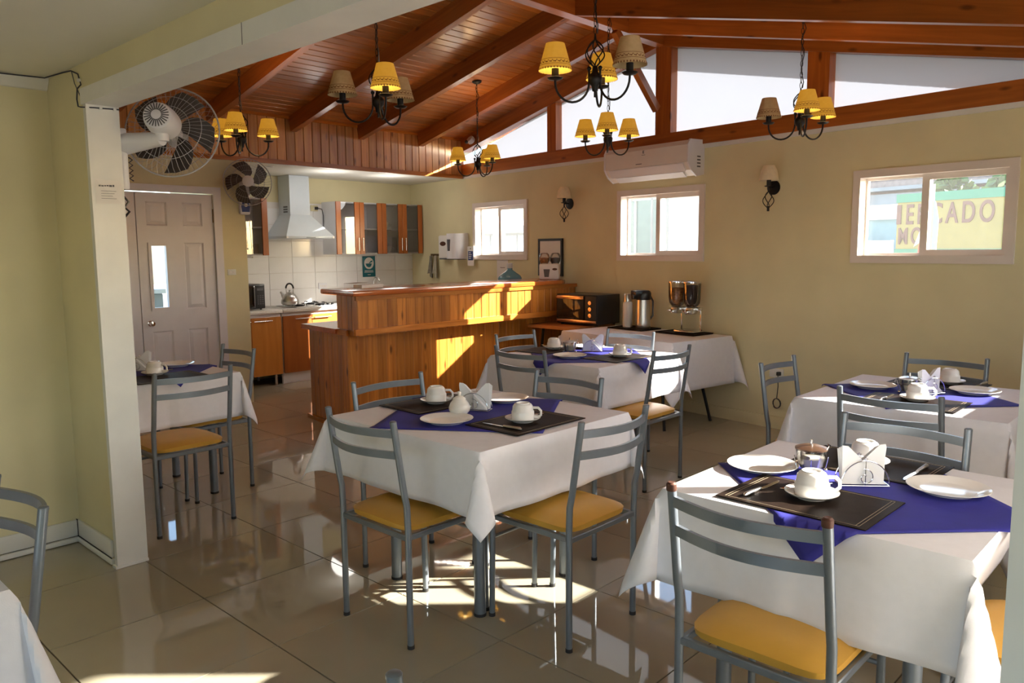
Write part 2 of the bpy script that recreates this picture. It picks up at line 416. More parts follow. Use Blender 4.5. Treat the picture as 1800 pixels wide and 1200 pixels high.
# ---- timber roof
roof = struct('ceiling')
def beam(name, p0, p1, wd, ht, mat, parent, cut=0.):
    """beam hanging below the line p0-p1 (top centre line)"""
    p0, p1 = Vector(p0), Vector(p1); d = p1 - p0; L = d.length
    ex = d.normalized(); ey = Vector((0, 0, 1)).cross(ex).normalized(); ez = ex.cross(ey)
    T = Matrix((ex, ey, ez)).transposed().to_4x4(); T.translation = p0
    me = MB().box((0, -wd / 2, -ht), (L, wd / 2, 0)).mesh(name); me.materials.append(M[mat])
    o = bpy.data.objects.new(name, me); COL.objects.link(o); o.matrix_world = T
    if parent:
        o.parent = parent
    return o
left_r = [(1.85, 1.84), (2.68, 2.62), (3.50, 3.40), (4.365, 4.205), (5.185, 4.995), (6.02, 5.71)]
for y0, y1 in left_r:
    beam('rafter', (-7.11, y0, zl(-7.11) + .005), (-4.06, y1, zl(-4.06) + .005), .065, .155, 'rafter', roof)
for y0, y1 in [(1.84, 1.83), (2.62, 2.58), (3.40, 3.33), (4.205, 4.08), (4.995, 4.80), (5.71, 5.40)]:
    beam('rafter', (-3.98, y0, zr(-3.98) + .005), (XR, y1, zr(XR) + .005), .065, .155, 'rafter', roof)
# gable rafters, standing on the wall line
beam('rafter', (-7.11, wallY(-7.11) + .02, zl(-7.11) + .005), (-4.0, wallY(-4.0) + .02, zl(-4.0) + .005), .12, .165, 'rafter', roof)
beam('rafter', (-4.0, wallY(-4.0) + .02, zr(-4.0) + .005), (XR + .2, wallY(XR + .2) + .02, zr(XR + .2) + .005), .12, .165, 'rafter', roof)
MB().box((-4.07, 1.4, 3.275), (-3.97, 6.27, 3.46)).build('ridge_beam', 'ridge', roof)
bt = beam('brace', (-4.0, 5.55, 3.30), (-4.0, 6.19, 2.74), .05, .07, 'rafter', roof)
# planks: one by one along the ridge
pw = .088
def plank(x, xn, zf):
    a, b = x, x + (pw if xn > 0 else -pw)
    y0 = 1.40
    lo, hi = min(a, b), max(a, b); ya, yb = wallY(lo) + .5, wallY(hi) + .5
    g = .0055; th = .018; ang = .2045 if zf is zl else -.2245
    za, zb = zf(lo), zf(hi)
    vs = []
    for (X, Z, Y1, inn) in ((lo + .001, za, ya, 0), (hi - .001, zb, yb, 0)):
        pass
    L = lo + .0006; H_ = hi - .0006
    sec = [(L, zf(L) + .009), (L + g, zf(L + g)), (H_ - g, zf(H_ - g)), (H_, zf(H_) + .009), (H_, zf(H_) + th), (L, zf(L) + th)]
    n = len(sec)
    v = [(p[0], y0, p[1]) for p in sec] + [(p[0], wallY(p[0]) + .5, p[1]) for p in sec]
    f = [list(range(n)), list(range(n, 2 * n))[::-1]] + [(i, n + i, n + (i + 1) % n, (i + 1) % n) for i in range(n)]
    MB().add(v, f).build('plank', 'plank', roof)
x = -4.02
while x > -7.12: plank(x, -1, zl); x -= pw
x = -4.02
while x < XR + .2: plank(x, 1, zr); x += pw
def deck(name, xa, xb, zf, up):
    poly = [(xa, zf(xa)), (xb, zf(xb))]
    v = []
    for z_ in (up, up + .05):
        for X in (xa, xb):
            for Y in (1.2, wallY(X) + .52): v.append((X, Y, zf(X) + z_))
    MB().add(v, [(0, 1, 3, 2), (4, 6, 7, 5), (0, 4, 5, 1), (2, 3, 7, 6), (0, 2, 6, 4), (1, 5, 7, 3)]).build(name, 'ext_grey', roof)
deck('roof_deck', -8.6, -4.02, zl, .025); deck('roof_deck', -4.02, XR + .6, zr, .025)

# ---- boarded bulkhead over the kitchen and the door wall
bk = struct('wall_left')
mb = MB()
mb.box((-7.23, 1.44, 2.02), (-7.11, 3.82, 2.345)); mb.box((-7.23, 1.44, 0), (-7.11, 2.085, 2.02)); mb.box((-7.23, 3.499, 0), (-7.11, 3.82, 2.02))
mb.build('wall_face', 'cream', bk)
MB().box((-7.23, 1.44, 2.347), (-7.127, 6.73, 2.95)).build('bulkhead_core', 'ceil', bk)
bw = .1012
sec = [(0, .012), (.004, 0), (bw - .005, 0), (bw - .001, .012)]
bm_ = MB(); v = [(-.0, 0, 0)]
me = MB().add([(-.004, 0, 0), (.012, .005, 0), (.012, bw - .006, 0), (-.004, bw - .001, 0), (-.004, 0, .445), (.012, .005, .445), (.012, bw - .006, .445), (-.004, bw - .001, .445)],
              [(3, 2, 1, 0), (4, 5, 6, 7), (0, 1, 5, 4), (1, 2, 6, 5), (2, 3, 7, 6), (3, 0, 4, 7)]).mesh('board'); me.materials.append(M['bulk'])
y = 1.46
while y < 6.64:
    link('board', me, bk, (-7.122, y, 2.375)); y += bw
MB().box((-7.122, 1.46, 2.335), (-7.088, 6.68, 2.378)).build('rail', 'pine_y', bk)
MB().box((-7.122, 1.46, 2.785), (-7.095, 6.68, 2.812)).build('rail', 'pine_y', bk)
# kitchen recess
kb = struct('wall_back')
MB().box((-8.47, 3.7, 0), (-8.335, 7.05, 2.36)).build('wall_face', 'cream', kb)
MB().box((-8.35, 3.70, 0), (-7.23, 3.82, 2.36)).build('wall_side', 'cream', kb)
tw, th = .309, .1885
me = MB().rbox((0, 0, 0), (.007, tw - .004, th - .004), .0018, seg=1).mesh('tile'); me.materials.append(M['walltile'])
MB().box((-8.336, 3.82, .84), (-8.331, 6.86, 2.045)).build('grout_bed', 'paper', kb)
for r_ in range(6):
    for c_ in range(10):
        y = 3.812 + tw * c_
        if y + tw > 6.92: continue
        link('tile', me, kb, (-8.333, y, .845 + th * r_))
MB().box((-8.47, 3.70, 2.345), (-7.12, 7.05, 2.36)).build('ceiling_kitchen', 'ceil', None, kind='structure')
for y in (4.30, 5.05, 5.85):
    t = thing('ceiling_spotlight', 'small round spotlight sunk in kitchen ceiling %s' % ('above the hood', 'left of the wall cupboards', 'in front of the wall cupboards')[(4.30, 5.05, 5.85).index(y)], 'spotlight', (-7.45, y, 2.345), group='kitchen ceiling spotlights')
    MB().lathe([(.0, 0), (.030, 0), (.042, -.004), (.045, 0)], 20).build('rim', 'white_pl', t); MB().lathe([(.0, -.0015), (.028, -.0015)], 16, cap=False).build('lens', 'china', t)
    if y < 4.5: continue
    pl = bpy.data.lights.new('kitchen_fill', 'POINT'); pl.energy = 3.2; pl.color = (1, .96, .90); pl.shadow_soft_size = .16; po = bpy.data.objects.new('kitchen_fill', pl); COL.objects.link(po); po.parent = t; po.location = (0, 0, -.22)  # added fill to brighten the kitchen; the spotlights themselves are off

# ---- end wall with two sunny windows (right, out of frame) and front room
we = [(2.75, 3.90), (4.42, 5.50)]
mb = MB(); y0 = 2.62
mb.box((XR, 1.30, 0), (XR + .12, 1.55, 2.5)); mb.box((XR, 1.55, 2.12), (XR + .12, 2.62, 2.5))
for a, b in we:
    mb.box((XR, y0, 0), (XR + .12, a + .02, 2.5)); mb.box((XR, a + .02, 0), (XR + .12, b - .02, 1.37)); mb.box((XR, a + .02, 2.0 if a > 4 else 2.24), (XR + .12, b - .02, 2.5)); y0 = b - .02
mb.box((XR, y0, 0), (XR + .12, 5.70, 2.5)); mb.build('wall_end', 'cream', None, kind='structure')
for k, (a, b) in enumerate(we): window(5 + k, (XR, 0, 0), R(-90), -b, -a, 1.36, 2.02 if k else 2.26)
d3 = struct('door_3', (XR, 1.55, 0)); f = MB()  # unseen frosted door, added to bring fill light into the dining room
for lo, hi in (((.03, 0, .02), (.08, .09, 2.12)), ((.03, .98, .02), (.08, 1.07, 2.12)), ((.03, .09, .02), (.08, .98, .14)), ((.03, .09, 2.03), (.08, .98, 2.12)), ((.03, .09, 1.02), (.08, .98, 1.10))): f.box(lo, hi)
f.build('stile_frame', 'pvc', d3)
for za, zb in ((.14, 1.02), (1.10, 2.03)): MB().add([(.055, .09, za), (.055, .98, za), (.055, .98, zb), (.055, .09, zb)], [(0, 1, 2, 3)]).build('pane', 'fill_door_frost', d3)
fr = struct('wall_front')
mb = MB(); mb.box((-7.23, 1.322, 0), (-3.835, 1.438, 2.32)); mb.box((-3.835, 1.322, 2.20), (2.2, 1.438, 2.32)); mb.box((-.23, 1.322, 0), (2.2, 1.438, 2.20)); mb.box((-7.23, 1.322, 2.32), (XR + .12, 1.438, 3.5))
mb.build('wall_face', 'cream', fr)
MB().box((-3.84, 1.302, 2.135), (-.2, 1.452, 2.203)).build('lintel', 'trim', fr)
MB().box((-2.392, 1.3012, 2.135), (-2.389, 1.3022, 2.203)).build('board_joint', 'grey_dark', fr)
MB().box((-3.836, 1.310, 0), (-3.802, 1.450, 2.135)).build('jamb', 'trim', fr)
MB().box((-3.842, 1.300, 0), (-3.796, 1.452, .012)).build('jamb_foot', 'trim', fr)
MB().box((-.232, 1.316, 0), (-.20, 1.452, 2.135)).build('jamb', 'trim', fr)
lw = MB().box((-4.46, -3.2, 0), (-4.33, 1.33, 2.33)).build('wall_side', 'cream', None, kind='structure')
MB().box((-4.46, -3.2, 2.316), (2.4, 1.33, 2.36)).build('ceiling_front', 'ceil', None, kind='structure')
def skirting(name, p0, p1, nrm):
    b = struct(name); d = Vector((p1[0] - p0[0], p1[1] - p0[1], 0)); L = d.length; T = Matrix.Translation((*p0, 0)) @ Matrix.Rotation(math.atan2(d.y, d.x), 4, 'Z')
    MB().prism([(0, .032), (0, .118), (-.009, .118), (-.014, .105), (-.014, .032)], 0, L, T @ Matrix(((0, 0, 1, 0), (1, 0, 0, 0), (0, 1, 0, 0), (0, 0, 0, 1)))).build('board', 'trim', b)
    MB().prism([(0, .004), (0, .030), (-.012, .029), (-.021, .018), (-.022, .004)], 0, L, T @ Matrix(((0, 0, 1, 0), (1, 0, 0, 0), (0, 1, 0, 0), (0, 0, 0, 1)))).build('quarter_round', 'trim', b)
skirting('baseboard_left', (-4.33, -3.0), (-4.33, 1.32), 1) if False else None
def skirt_box(name, lo1, hi1, lo2, hi2):
    b = struct(name); MB().rbox(lo1, hi1, .004).build('board', 'trim', b); MB().rbox(lo2, hi2, .006).build('quarter_round', 'trim', b)
    return b
skirt_box('baseboard_left', (-4.33, -3.0, .034), (-4.316, 1.32, .118), (-4.33, -3.0, .003), (-4.308, 1.32, .030))
skirt_box('baseboard_front', (-4.33, 1.308, .034), (-3.87, 1.322, .118), (-4.33, 1.300, .003), (-3.86, 1.322, .030))
MB().box((-4.33, -3.0, .030), (-4.3265, 1.32, .0345)).build('dirty_joint', 'dirt', bpy.data.objects['baseboard_left'])  # thin line of dirt along the skirting joint
MB().box((-4.31, 1.3065, .030), (-3.87, 1.3105, .0345)).build('dirty_joint', 'dirt', bpy.data.objects['baseboard_front'])
MB().box((-4.328, 1.305, .03), (-4.313, 1.3085, .121)).build('dirty_joint', 'dirt', bpy.data.objects['baseboard_front'])
MB().prism([(-4.33, 2.318), (-4.33, 2.262), (-4.318, 2.266), (-4.292, 2.304), (-4.288, 2.318)], -3.0, 1.32, axis=1).build('trim_2', 'trim', None, kind='structure')
# back of the front room: wall with an open gap behind the camera, added and sized for fill light
bw_ = MB(); bw_.box((-4.46, -3.2, 0), (2.4, -3.08, .7)); bw_.box((-4.46, -3.2, 2.1), (2.4, -3.08, 2.33)); bw_.box((-4.46, -3.2, .7), (-1.7, -3.08, 2.1)); bw_.box((1.1, -3.2, .7), (2.4, -3.08, 2.1))
bw_.build('wall_rear', 'cream', None, kind='structure')
sw = MB(); sw.box((2.2, -3.2, 0), (2.32, -1.0, 2.33)); sw.box((2.2, -.05, 0), (2.32, 1.44, 2.33)); sw.box((2.2, -1.0, 0), (2.32, -.05, .9)); sw.box((2.2, -1.0, 2.05), (2.32, -.05, 2.33)); sw.build('wall_far', 'cream', None, kind='structure')  # unseen side wall, its open gap also added for fill light

# ---- double door in the left wall
def door_leaf(n, y0, y1, glass_col, knob):
    d = struct('door_%d' % n, (-7.115, y0, 0)); W = y1 - y0
    # local y across, x towards the room; stiles and rails leave the panels recessed
    cols = [(.085, .27), (.41, .595)]
    if n == 2: cols = [(W - b, W - a) for a, b in cols][::-1]
    rows = [(.20, .775), (.96, 1.565), (1.715, 1.925)]
    s = MB(); ys = [.002, cols[0][0], cols[0][1], cols[1][0], cols[1][1], W - .002]
    for a, b in ((ys[0], ys[1]), (ys[2], ys[3]), (ys[4], ys[5])): s.box((-.04, a, .012), (.0, b, 2.005))
    zs = [.012, rows[0][0], rows[0][1], rows[1][0], rows[1][1], rows[2][0], rows[2][1], 2.005]
    for a, b in ((zs[0], zs[1]), (zs[2], zs[3]), (zs[4], zs[5]), (zs[6], zs[7])):
        for ca, cb in cols: s.box((-.04, ca, a), (.0, cb, b))
    s.build('stile_frame', 'door', d)
    for ri, (za, zb) in enumerate(rows):
        for ci, (ca, cb) in enumerate(cols):
            if ri == 1 and ci == glass_col:
                f = MB(); t = .028
                for lo, hi in (((-.03, ca, za), (.012, ca + t, zb)), ((-.03, cb - t, za), (.012, cb, zb)), ((-.03, ca + t, za), (.012, cb - t, za + t)), ((-.03, ca + t, zb - t), (.012, cb - t, zb))): f.box(lo, hi)
                fo = f.build('glazing_bead', 'door', d)
                MB().add([(-.015, ca + t, za + t), (-.015, cb - t, za + t), (-.015, cb - t, zb - t), (-.015, ca + t, zb - t)], [(0, 1, 2, 3)]).build('pane', 'glass', fo)
                continue
            p = MB(); g = .03; o = (-.012, -.001)
            A = [(-.002, ca, za), (-.002, cb, za), (-.002, cb, zb), (-.002, ca, zb)]
            B = [(-.014, ca + .012, za + .012), (-.014, cb - .012, za + .012), (-.014, cb - .012, zb - .012), (-.014, ca + .012, zb - .012)]
            C_ = [(-.003, ca + g + .012, za + g + .012), (-.003, cb - g - .012, za + g + .012), (-.003, cb - g - .012, zb - g - .012), (-.003, ca + g + .012, zb - g - .012)]
            fs = [(0, 1, 5, 4), (1, 2, 6, 5), (2, 3, 7, 6), (3, 0, 4, 7), (4, 5, 9, 8), (5, 6, 10, 9), (6, 7, 11, 10), (7, 4, 8, 11), (8, 9, 10, 11)]
            p.add(A + B + C_, fs).build('panel', 'door', d)
    if knob:
        k = MB().lathe([(.026, 0), (.026, .006), (.011, .010), (.011, .026), (.024, .034), (.027, .045), (.020, .056), (0.0001, .058)], 20, TR(0, .07, .85, ry=pi / 2)).build('knob', 'chrome', d, label='chrome knob')
        for z in (.28, 1.75):
            MB().box((-.002, W - .006, z), (.010, W + .012, z + .125)).build('hinge', 'brass', d, label='dark brass hinge')
    return d
door_leaf(1, 2.796, 3.496, 0, True); door_leaf(2, 2.09, 2.793, 1, False); MB().box((-7.175, 2.77, .01), (-7.158, 2.83, 2.0)).build('rebate_strip', 'door', bpy.data.objects['door_2']).location = (7.115, -2.09, 0)
df = struct('trim_3'); f = MB()
f.box((-7.111, 3.497, 0), (-7.09, 3.572, 2.075)); f.box((-7.111, 2.012, 0), (-7.09, 2.087, 2.075)); f.box((-7.111, 2.087, 2.012), (-7.09, 3.497, 2.075)); f.build('architrave', 'door', df)
MB().box((-7.6, 1.9, 0), (-7.55, 3.7, 2.2)).build('wall_4', 'ext_white', None, kind='structure') if False else None

# ================================================================== BAR
SL = -.1425                                     # slope of the slanted bar end (dy/dx)
bar = thing('breakfast_bar', 'long varnished pine bar with a raised red counter, boarded front', 'bar', (-6.05, 3.80, 0))
def bp(x, y): return (x + 6.05, y - 3.80)       # world to bar-local
XB, XL, XU0, XU1 = -6.05, -5.315, -5.49, -5.13
def yend(x): return 3.80 + SL * (x + 6.05)
YW = lambda x: wallY(x) - .004
MB().prism([bp(XB + .02, yend(XB) + .011), bp(XL - .009, yend(XL) + .011), bp(XL - .009, YW(XL)), bp(XB + .02, YW(XB))], .0, .80).build('body', 'pine', bar)
MB().prism([bp(XU0 + .02, yend(XU0) + .011), bp(XU1 - .009, yend(XU1) + .011), bp(XU1 - .009, YW(XU1)), bp(XU0 + .02, YW(XU0))], .80, 1.12).build('raised_body', 'pine', bar)
bw = .098
def boards(x, y0, y1, z0, z1, parent, gr=.004):
    me = MB().add([(.010 - gr, 0, 0), (.010, .004, 0), (.010, bw - .004, 0), (.010 - gr, bw - .0003, 0), (.010 - gr, 0, z1 - z0), (.010, .004, z1 - z0), (.010, bw - .004, z1 - z0), (.010 - gr, bw - .0003, z1 - z0)],
                  [(3, 2, 1, 0), (4, 5, 6, 7), (0, 1, 5, 4), (1, 2, 6, 5), (2, 3, 7, 6), (3, 0, 4, 7)]).mesh('board'); me.materials.append(M['pine'])
    y = y0
    while y + bw < y1 + .02:
        link('board', me, parent, (*bp(x, y), z0)); y += bw
boards(XL - .01, yend(XL) + .005, YW(XL), .06, .80, bar, .0025)
boards(XU1 - .01, yend(XU1) + .005, YW(XU1), .86, 1.095, bar)
def end_boards(xa, xb, z0, z1):
    L = math.hypot(xb - xa, SL * (xb - xa)); n = max(1, round(L / bw)); wd = L / n; ang = math.atan(SL)
    me = MB().add([(0, -.001, 0), (.006, -.010, 0), (wd - .006, -.010, 0), (wd - .0005, -.001, 0), (0, -.001, z1 - z0), (.006, -.010, z1 - z0), (wd - .006, -.010, z1 - z0), (wd - .0005, -.001, z1 - z0)],
                  [(3, 2, 1, 0), (4, 5, 6, 7), (0, 1, 5, 4), (1, 2, 6, 5), (2, 3, 7, 6), (3, 0, 4, 7)]).mesh('board'); me.materials.append(M['pine'])
    for i in range(n):
        x = xa + (xb - xa) * i / n
        link('board', me, bar, (*bp(x, yend(x) + .012), z0), (0, 0, ang))
end_boards(XB + .005, XL, .0, .80); end_boards(XU0, XU1, .845, 1.12)
# base shoe, working ledge, trims and the raised counter top
MB().prism([bp(XB - .03, yend(XB) - .022), bp(XL + .012, yend(XL) - .035), bp(XL + .012, yend(XL) - .002), bp(XB - .03, yend(XB) + .01)], 0, .035).build('base_shoe', 'pine_x', bar)
MB().prism([bp(XL - .005, yend(XL) - .01), bp(XL + .012, yend(XL) - .01), bp(XL + .012, YW(XL)), bp(XL - .005, YW(XL))], 0, .062).build('base_rail', 'pine_y', bar)
MB().prism([bp(XB - .05, yend(XB) - .04), bp(XU0 + .03, yend(XU0) - .04), bp(XU0 + .03, YW(XU0)), bp(XB - .05, YW(XB))], .80, .842).build('work_ledge', 'counter', bar)
MB().prism([bp(XU0 + .03, yend(XU0) - .022), bp(XL + .02, yend(XL) - .022), bp(XL + .02, yend(XL)), bp(XU0 + .03, yend(XU0))], .795, .842).build('end_rail', 'pine_x', bar)
MB().prism([bp(XU1 - .005, yend(XU1) - .035), bp(XU1 + .022, yend(XU1) - .035), bp(XU1 + .022, YW(XU1)), bp(XU1 - .005, YW(XU1))], .812, .862).build('lower_rail', 'pine_y', bar)
MB().prism([bp(XU1 - .005, yend(XU1) - .02), bp(XU1 + .016, yend(XU1) - .02), bp(XU1 + .016, YW(XU1)), bp(XU1 - .005, YW(XU1))], 1.088, 1.122).build('upper_rail', 'pine_y', bar)
bmx = bmesh.new()
poly = [bp(-5.68, yend(-5.68) - .05), bp(-5.10, yend(-5.10) - .05), bp(-5.10, 6.16), bp(-5.16, 6.29), bp(-5.30, 6.38), bp(-5.68, 6.42)]
vs = [bmx.verts.new((*p, 1.122)) for p in poly]; fc = bmx.faces.new(vs); ext = bmesh.ops.extrude_face_region(bmx, geom=[fc])
for g in ext['geom']:
    if isinstance(g, bmesh.types.BMVert): g.co.z = 1.166
bmesh.ops.bevel(bmx, geom=[e for e in bmx.edges if abs(e.verts[0].co.z - e.verts[1].co.z) < 1e-5], offset=.012, segments=2, profile=.5, affect='EDGES'); bmesh.ops.recalc_face_normals(bmx, faces=bmx.faces[:])
MB().from_bm(bmx, None, True).build('counter_top', 'counter', bar, label='red brown varnished counter top')

# things on and behind the bar
t = thing('water_jug', 'blue tinted water bottle standing behind the raised bar counter', 'bottle', (-5.85, 6.19, .842))
MB().lathe([(.0001, .002), (.115, 0), (.13, .02), (.13, .26), (.125, .275), (.13, .29), (.13, .33), (.115, .355), (.045, .405), (.028, .42), (.028, .44)], 28, cap=False).build('body', 'jug', t)
MB().lathe([(.032, .435), (.032, .485), (.028, .49), (.0001, .49)], 20).build('cap', 'jugcap', t, label='pale grey cap')
t = thing('coffee_machine', 'white box dispenser with dark cup picture on the bar end by the wall', 'dispenser', (-5.335, 6.25, 1.167), R(33))
MB().rbox((-.10, -.08, 0), (.10, .08, .16), .012).build('body', 'white_pl', t)
MB().prism([(-.045, .025), (.0, .025), (.012, .105), (-.055, .105)], -.0815, -.080, axis=1).build('cup_print', 'grey_dark', t)
MB().prism([(.062 + .026 * cos(a), .105 + .012 * sin(a)) for a in [i * pi / 8 for i in range(16)]], -.0815, -.080, axis=1).build('oval_badge', 'rust', t)
for k, (x, mt) in enumerate(((-.055, 'cereal'), (.06, 'grey_dark'))):
    j = MB().lathe([(.0001, .158), (.04, .16), (.056, .19), (.058, .225), (.045, .262), (.03, .272), (.0001, .274)], 20, TR(x, -.005, .0), cap=False).build('round_hopper', 'clear', t)
    MB().lathe([(.0001, .166), (.038, .168), (.052, .195), (.05, .222), (.0001, .226)], 16, TR(x, -.005, 0), cap=False).build('filling', mt, j)
t = thing('picture_frame', 'black framed white print leaning on the wall behind the box dispenser', 'picture', (WT @ Vector((-2.32, -.012, 1.19))), WR)
f = MB(); 
for lo, hi in (((-.195, -.012, 0), (-.17, .010, .40)), ((.17, -.012, 0), (.195, .010, .40)), ((-.17, -.012, 0), (.17, .010, .025)), ((-.17, -.012, .375), (.17, .010, .40))): f.box(lo, hi)
f.build('frame', 'black', t); MB().box((-.17, -.004, .025), (.17, .004, .375)).build('print', 'paper', t)
t = thing('paper_stack', 'low stack of white papers lying on the raised bar counter', 'papers', (-5.56, 4.10, 1.166), R(4))
for k in range(6): MB().box((-.055 + .002 * (k % 3), -.12 + .002 * (k % 2), .004 * k), (.055 + .002 * (k % 2), .12, .004 * k + .0036)).build('sheet', 'paper', t)
t = thing('plate_rack', 'small white wire plate rack behind the left end of the bar', 'rack', (-5.83, 4.17, .842), R(20))
r_ = MB()
for x in (-.07, .07): r_.tube([(x, -.09, .004), (x, .09, .004)], .003, 6)
for k in range(7):
    y = -.085 + .028 * k; r_.tube([(-.07, y, .004), (-.07, y, .35), (.07, y, .35), (.07, y, .004)], .003, 6)
r_.build('wire', 'white_pl', t)

# ================================================================== KITCHEN
FX = -7.80                                       # door plane of the base units
def bunit(name, label, y0, y1, mat, doors, bottom, legs):
    t = thing(name, label, 'cabinet', (FX, y0, 0)); W = y1 - y0
    MB().box((-.50, 0, .13), (-.02, W, .795)).build('carcass', 'white_pl', t)
    dw = W / doors
    for k in range(doors):
        d = MB().rbox((-.018, dw * k + .002, .122), (0, dw * (k + 1) - .002, .762), .002, seg=1).build('door', mat, t)
        c0 = dw * k + (dw - .235 if k == 0 and doors == 2 else .02)
        MB().cyl((.028, c0, .725), (.028, c0 + .215, .725), .006).cyl((.0, c0 + .02, .725), (.028, c0 + .02, .725), .004).cyl((0, c0 + .195, .725), (.028, c0 + .195, .725), .004).build('handle', 'chrome', d, label='slim chrome bar handle')
    if legs:
        for x in (-.06, -.45):
            for y in (.05, W - .06): MB().cyl((x, y, 0), (x, y, .13), .016).build('leg', 'steel', t)
    else:
        MB().box((-.07, 0, 0), (-.04, W, .13)).build('plinth', 'white_pl', t)
    return t
bunit('base_cabinet', 'orange veneer base cabinet on steel legs beside the door wall', 3.84, 4.562, 'cab', 2, .12, True)
bunit('base_cabinet', 'red brown base cabinet with two doors under the gas hob', 4.58, 5.33, 'cab2', 2, .12, False)
bunit('base_cabinet', 'red brown base cabinet hidden behind the bar, right of the hob', 5.335, 6.085, 'cab2', 2, .12, False)
t = thing('worktop', 'pale speckled kitchen worktop under the tiled splashback', 'worktop', (-8.33, 3.84, .80))
MB().rbox((.002, 0, 0), (.555, .728, .041), .006).build('slab', 'worktop', t); MB().rbox((.002, .734, 0), (.555, 2.95, .041), .006).build('slab', 'worktop', t)
t = thing('gas_hob', 'black and steel gas hob with four burners set in worktop', 'hob', (-8.06, 5.05, .841))
MB().rbox((-.22, -.27, 0), (.22, .27, .010), .004).build('plate', 'steel', t)
for k, (x, y) in enumerate(((-.1, -.15), (.1, -.15), (-.1, .12), (.1, .12))):
    b_ = MB().lathe([(.0001, .01), (.05, .01), (.05, .022), (.035, .030), (.0001, .030)], 16, TR(x, y)).build('burner', 'black', t)
    g_ = MB()
    for q in range(4):
        a = q * pi / 2 + .4; g_.tube([(x + .03 * cos(a), y + .03 * sin(a), .04), (x + .085 * cos(a), y + .085 * sin(a), .04), (x + .095 * cos(a), y + .095 * sin(a), .01)], .004, 6)
    g_.build('pan_support', 'iron', b_)
for k in range(4): MB().lathe([(.018, .01), (.016, .032), (.0001, .034)], 14, TR(.19 - .0, .0 + .06 * k + .05)).build('knob', 'black', t)
t = thing('kettle', 'shiny steel whistling kettle with black arched handle on the hob', 'kettle', (-8.0, 4.80, .872), R(100))
MB().lathe([(.0001, 0), (.088, 0), (.10, .015), (.098, .05), (.082, .09), (.055, .122), (.03, .132), (.0001, .134)], 28, cap=False).build('body', 'steel', t)
MB().lathe([(.034, .130), (.030, .140), (.008, .146), (.008, .155), (.014, .165), (.0001, .17)], 18).build('lid', 'steel', t)
MB().tube([(0, .08, .06), (0, .115, .085), (0, .135, .125), (0, .15, .14)], [.022, .018, .014, .013], 12).build('spout', 'steel', t)
MB().tube([(0, .055, .125), (0, .06, .19)], .005, 8).tube([(0, -.055, .125), (0, -.06, .19)], .005, 8).build('bracket', 'steel', t)
MB().tube([(0, .062 * cos(a), .185 + .055 * sin(a)) for a in [pi * i / 10 for i in range(11)]], .010, 10).build('handle', 'black', t)
t = thing('microwave', 'black microwave oven on the worktop next to the door wall', 'microwave', (-8.26, 3.98, .853))
MB().rbox((0, 0, 0), (.33, .47, .27), .008).build('body', 'black', t)
MB().rbox((.331, .01, .015), (.343, .345, .255), .004).build('door', 'oven_glass', t); MB().rbox((.343, .325, .03), (.358, .34, .24), .004).build('handle', 'grey_dark', t)
p_ = MB().rbox((.331, .352, .015), (.340, .462, .255), .003).build('control_panel', 'blackmat', t)
k_ = MB()
for a in range(5):
    for b in range(3): k_.box((.340, .372 + .028 * b, .05 + .022 * a), (.3412, .388 + .028 * b, .058 + .022 * a))
k_.box((.340, .37, .20), (.3412, .445, .225)); k_.build('button', 'grey_dark', p_, kind='stuff')
for x in (.03, .30):
    for y in (.04, .43): MB().cyl((x, y, -.012), (x, y, 0), .012).build('foot', 'cap', t)
# cooker hood
t = thing('cooker_hood', 'pale steel pyramid cooker hood with square chimney above the hob', 'hood', (-8.33, 5.03, 1.62))
W0, W1 = .315, .13
vs = [(0, -W0, .028), (.45, -W0, .028), (.45, W0, .028), (0, W0, .028), (0, -W1, .275), (.25, -W1, .275), (.25, W1, .275), (0, W1, .275)]
MB().add(vs, [(3, 2, 1, 0), (0, 1, 5, 4), (1, 2, 6, 5), (2, 3, 7, 6), (3, 0, 4, 7), (4, 5, 6, 7)]).build('canopy', 'hood', t)
MB().rbox((0, -W0 - .002, 0), (.452, W0 + .002, .03), .003).build('rim', 'hood', t)
MB().box((.452, -.06, .010), (.4535, .06, .016)).build('switch_strip', 'grey_dark', t)
for y in (-W0 + .012, W0 - .012): MB().box((.4525, y - .012, .004), (.4545, y + .012, .026)).build('corner_badge', 'china', t)
MB().box((0, -W1, .275), (.245, W1, .722)).build('chimney', 'hood', t)
for k in range(3): MB().box((.10, -W1 - .001, .30 + .028 * k), (.19, -W1 + .001, .318 + .028 * k)).build('vent', 'grey_dark', t)
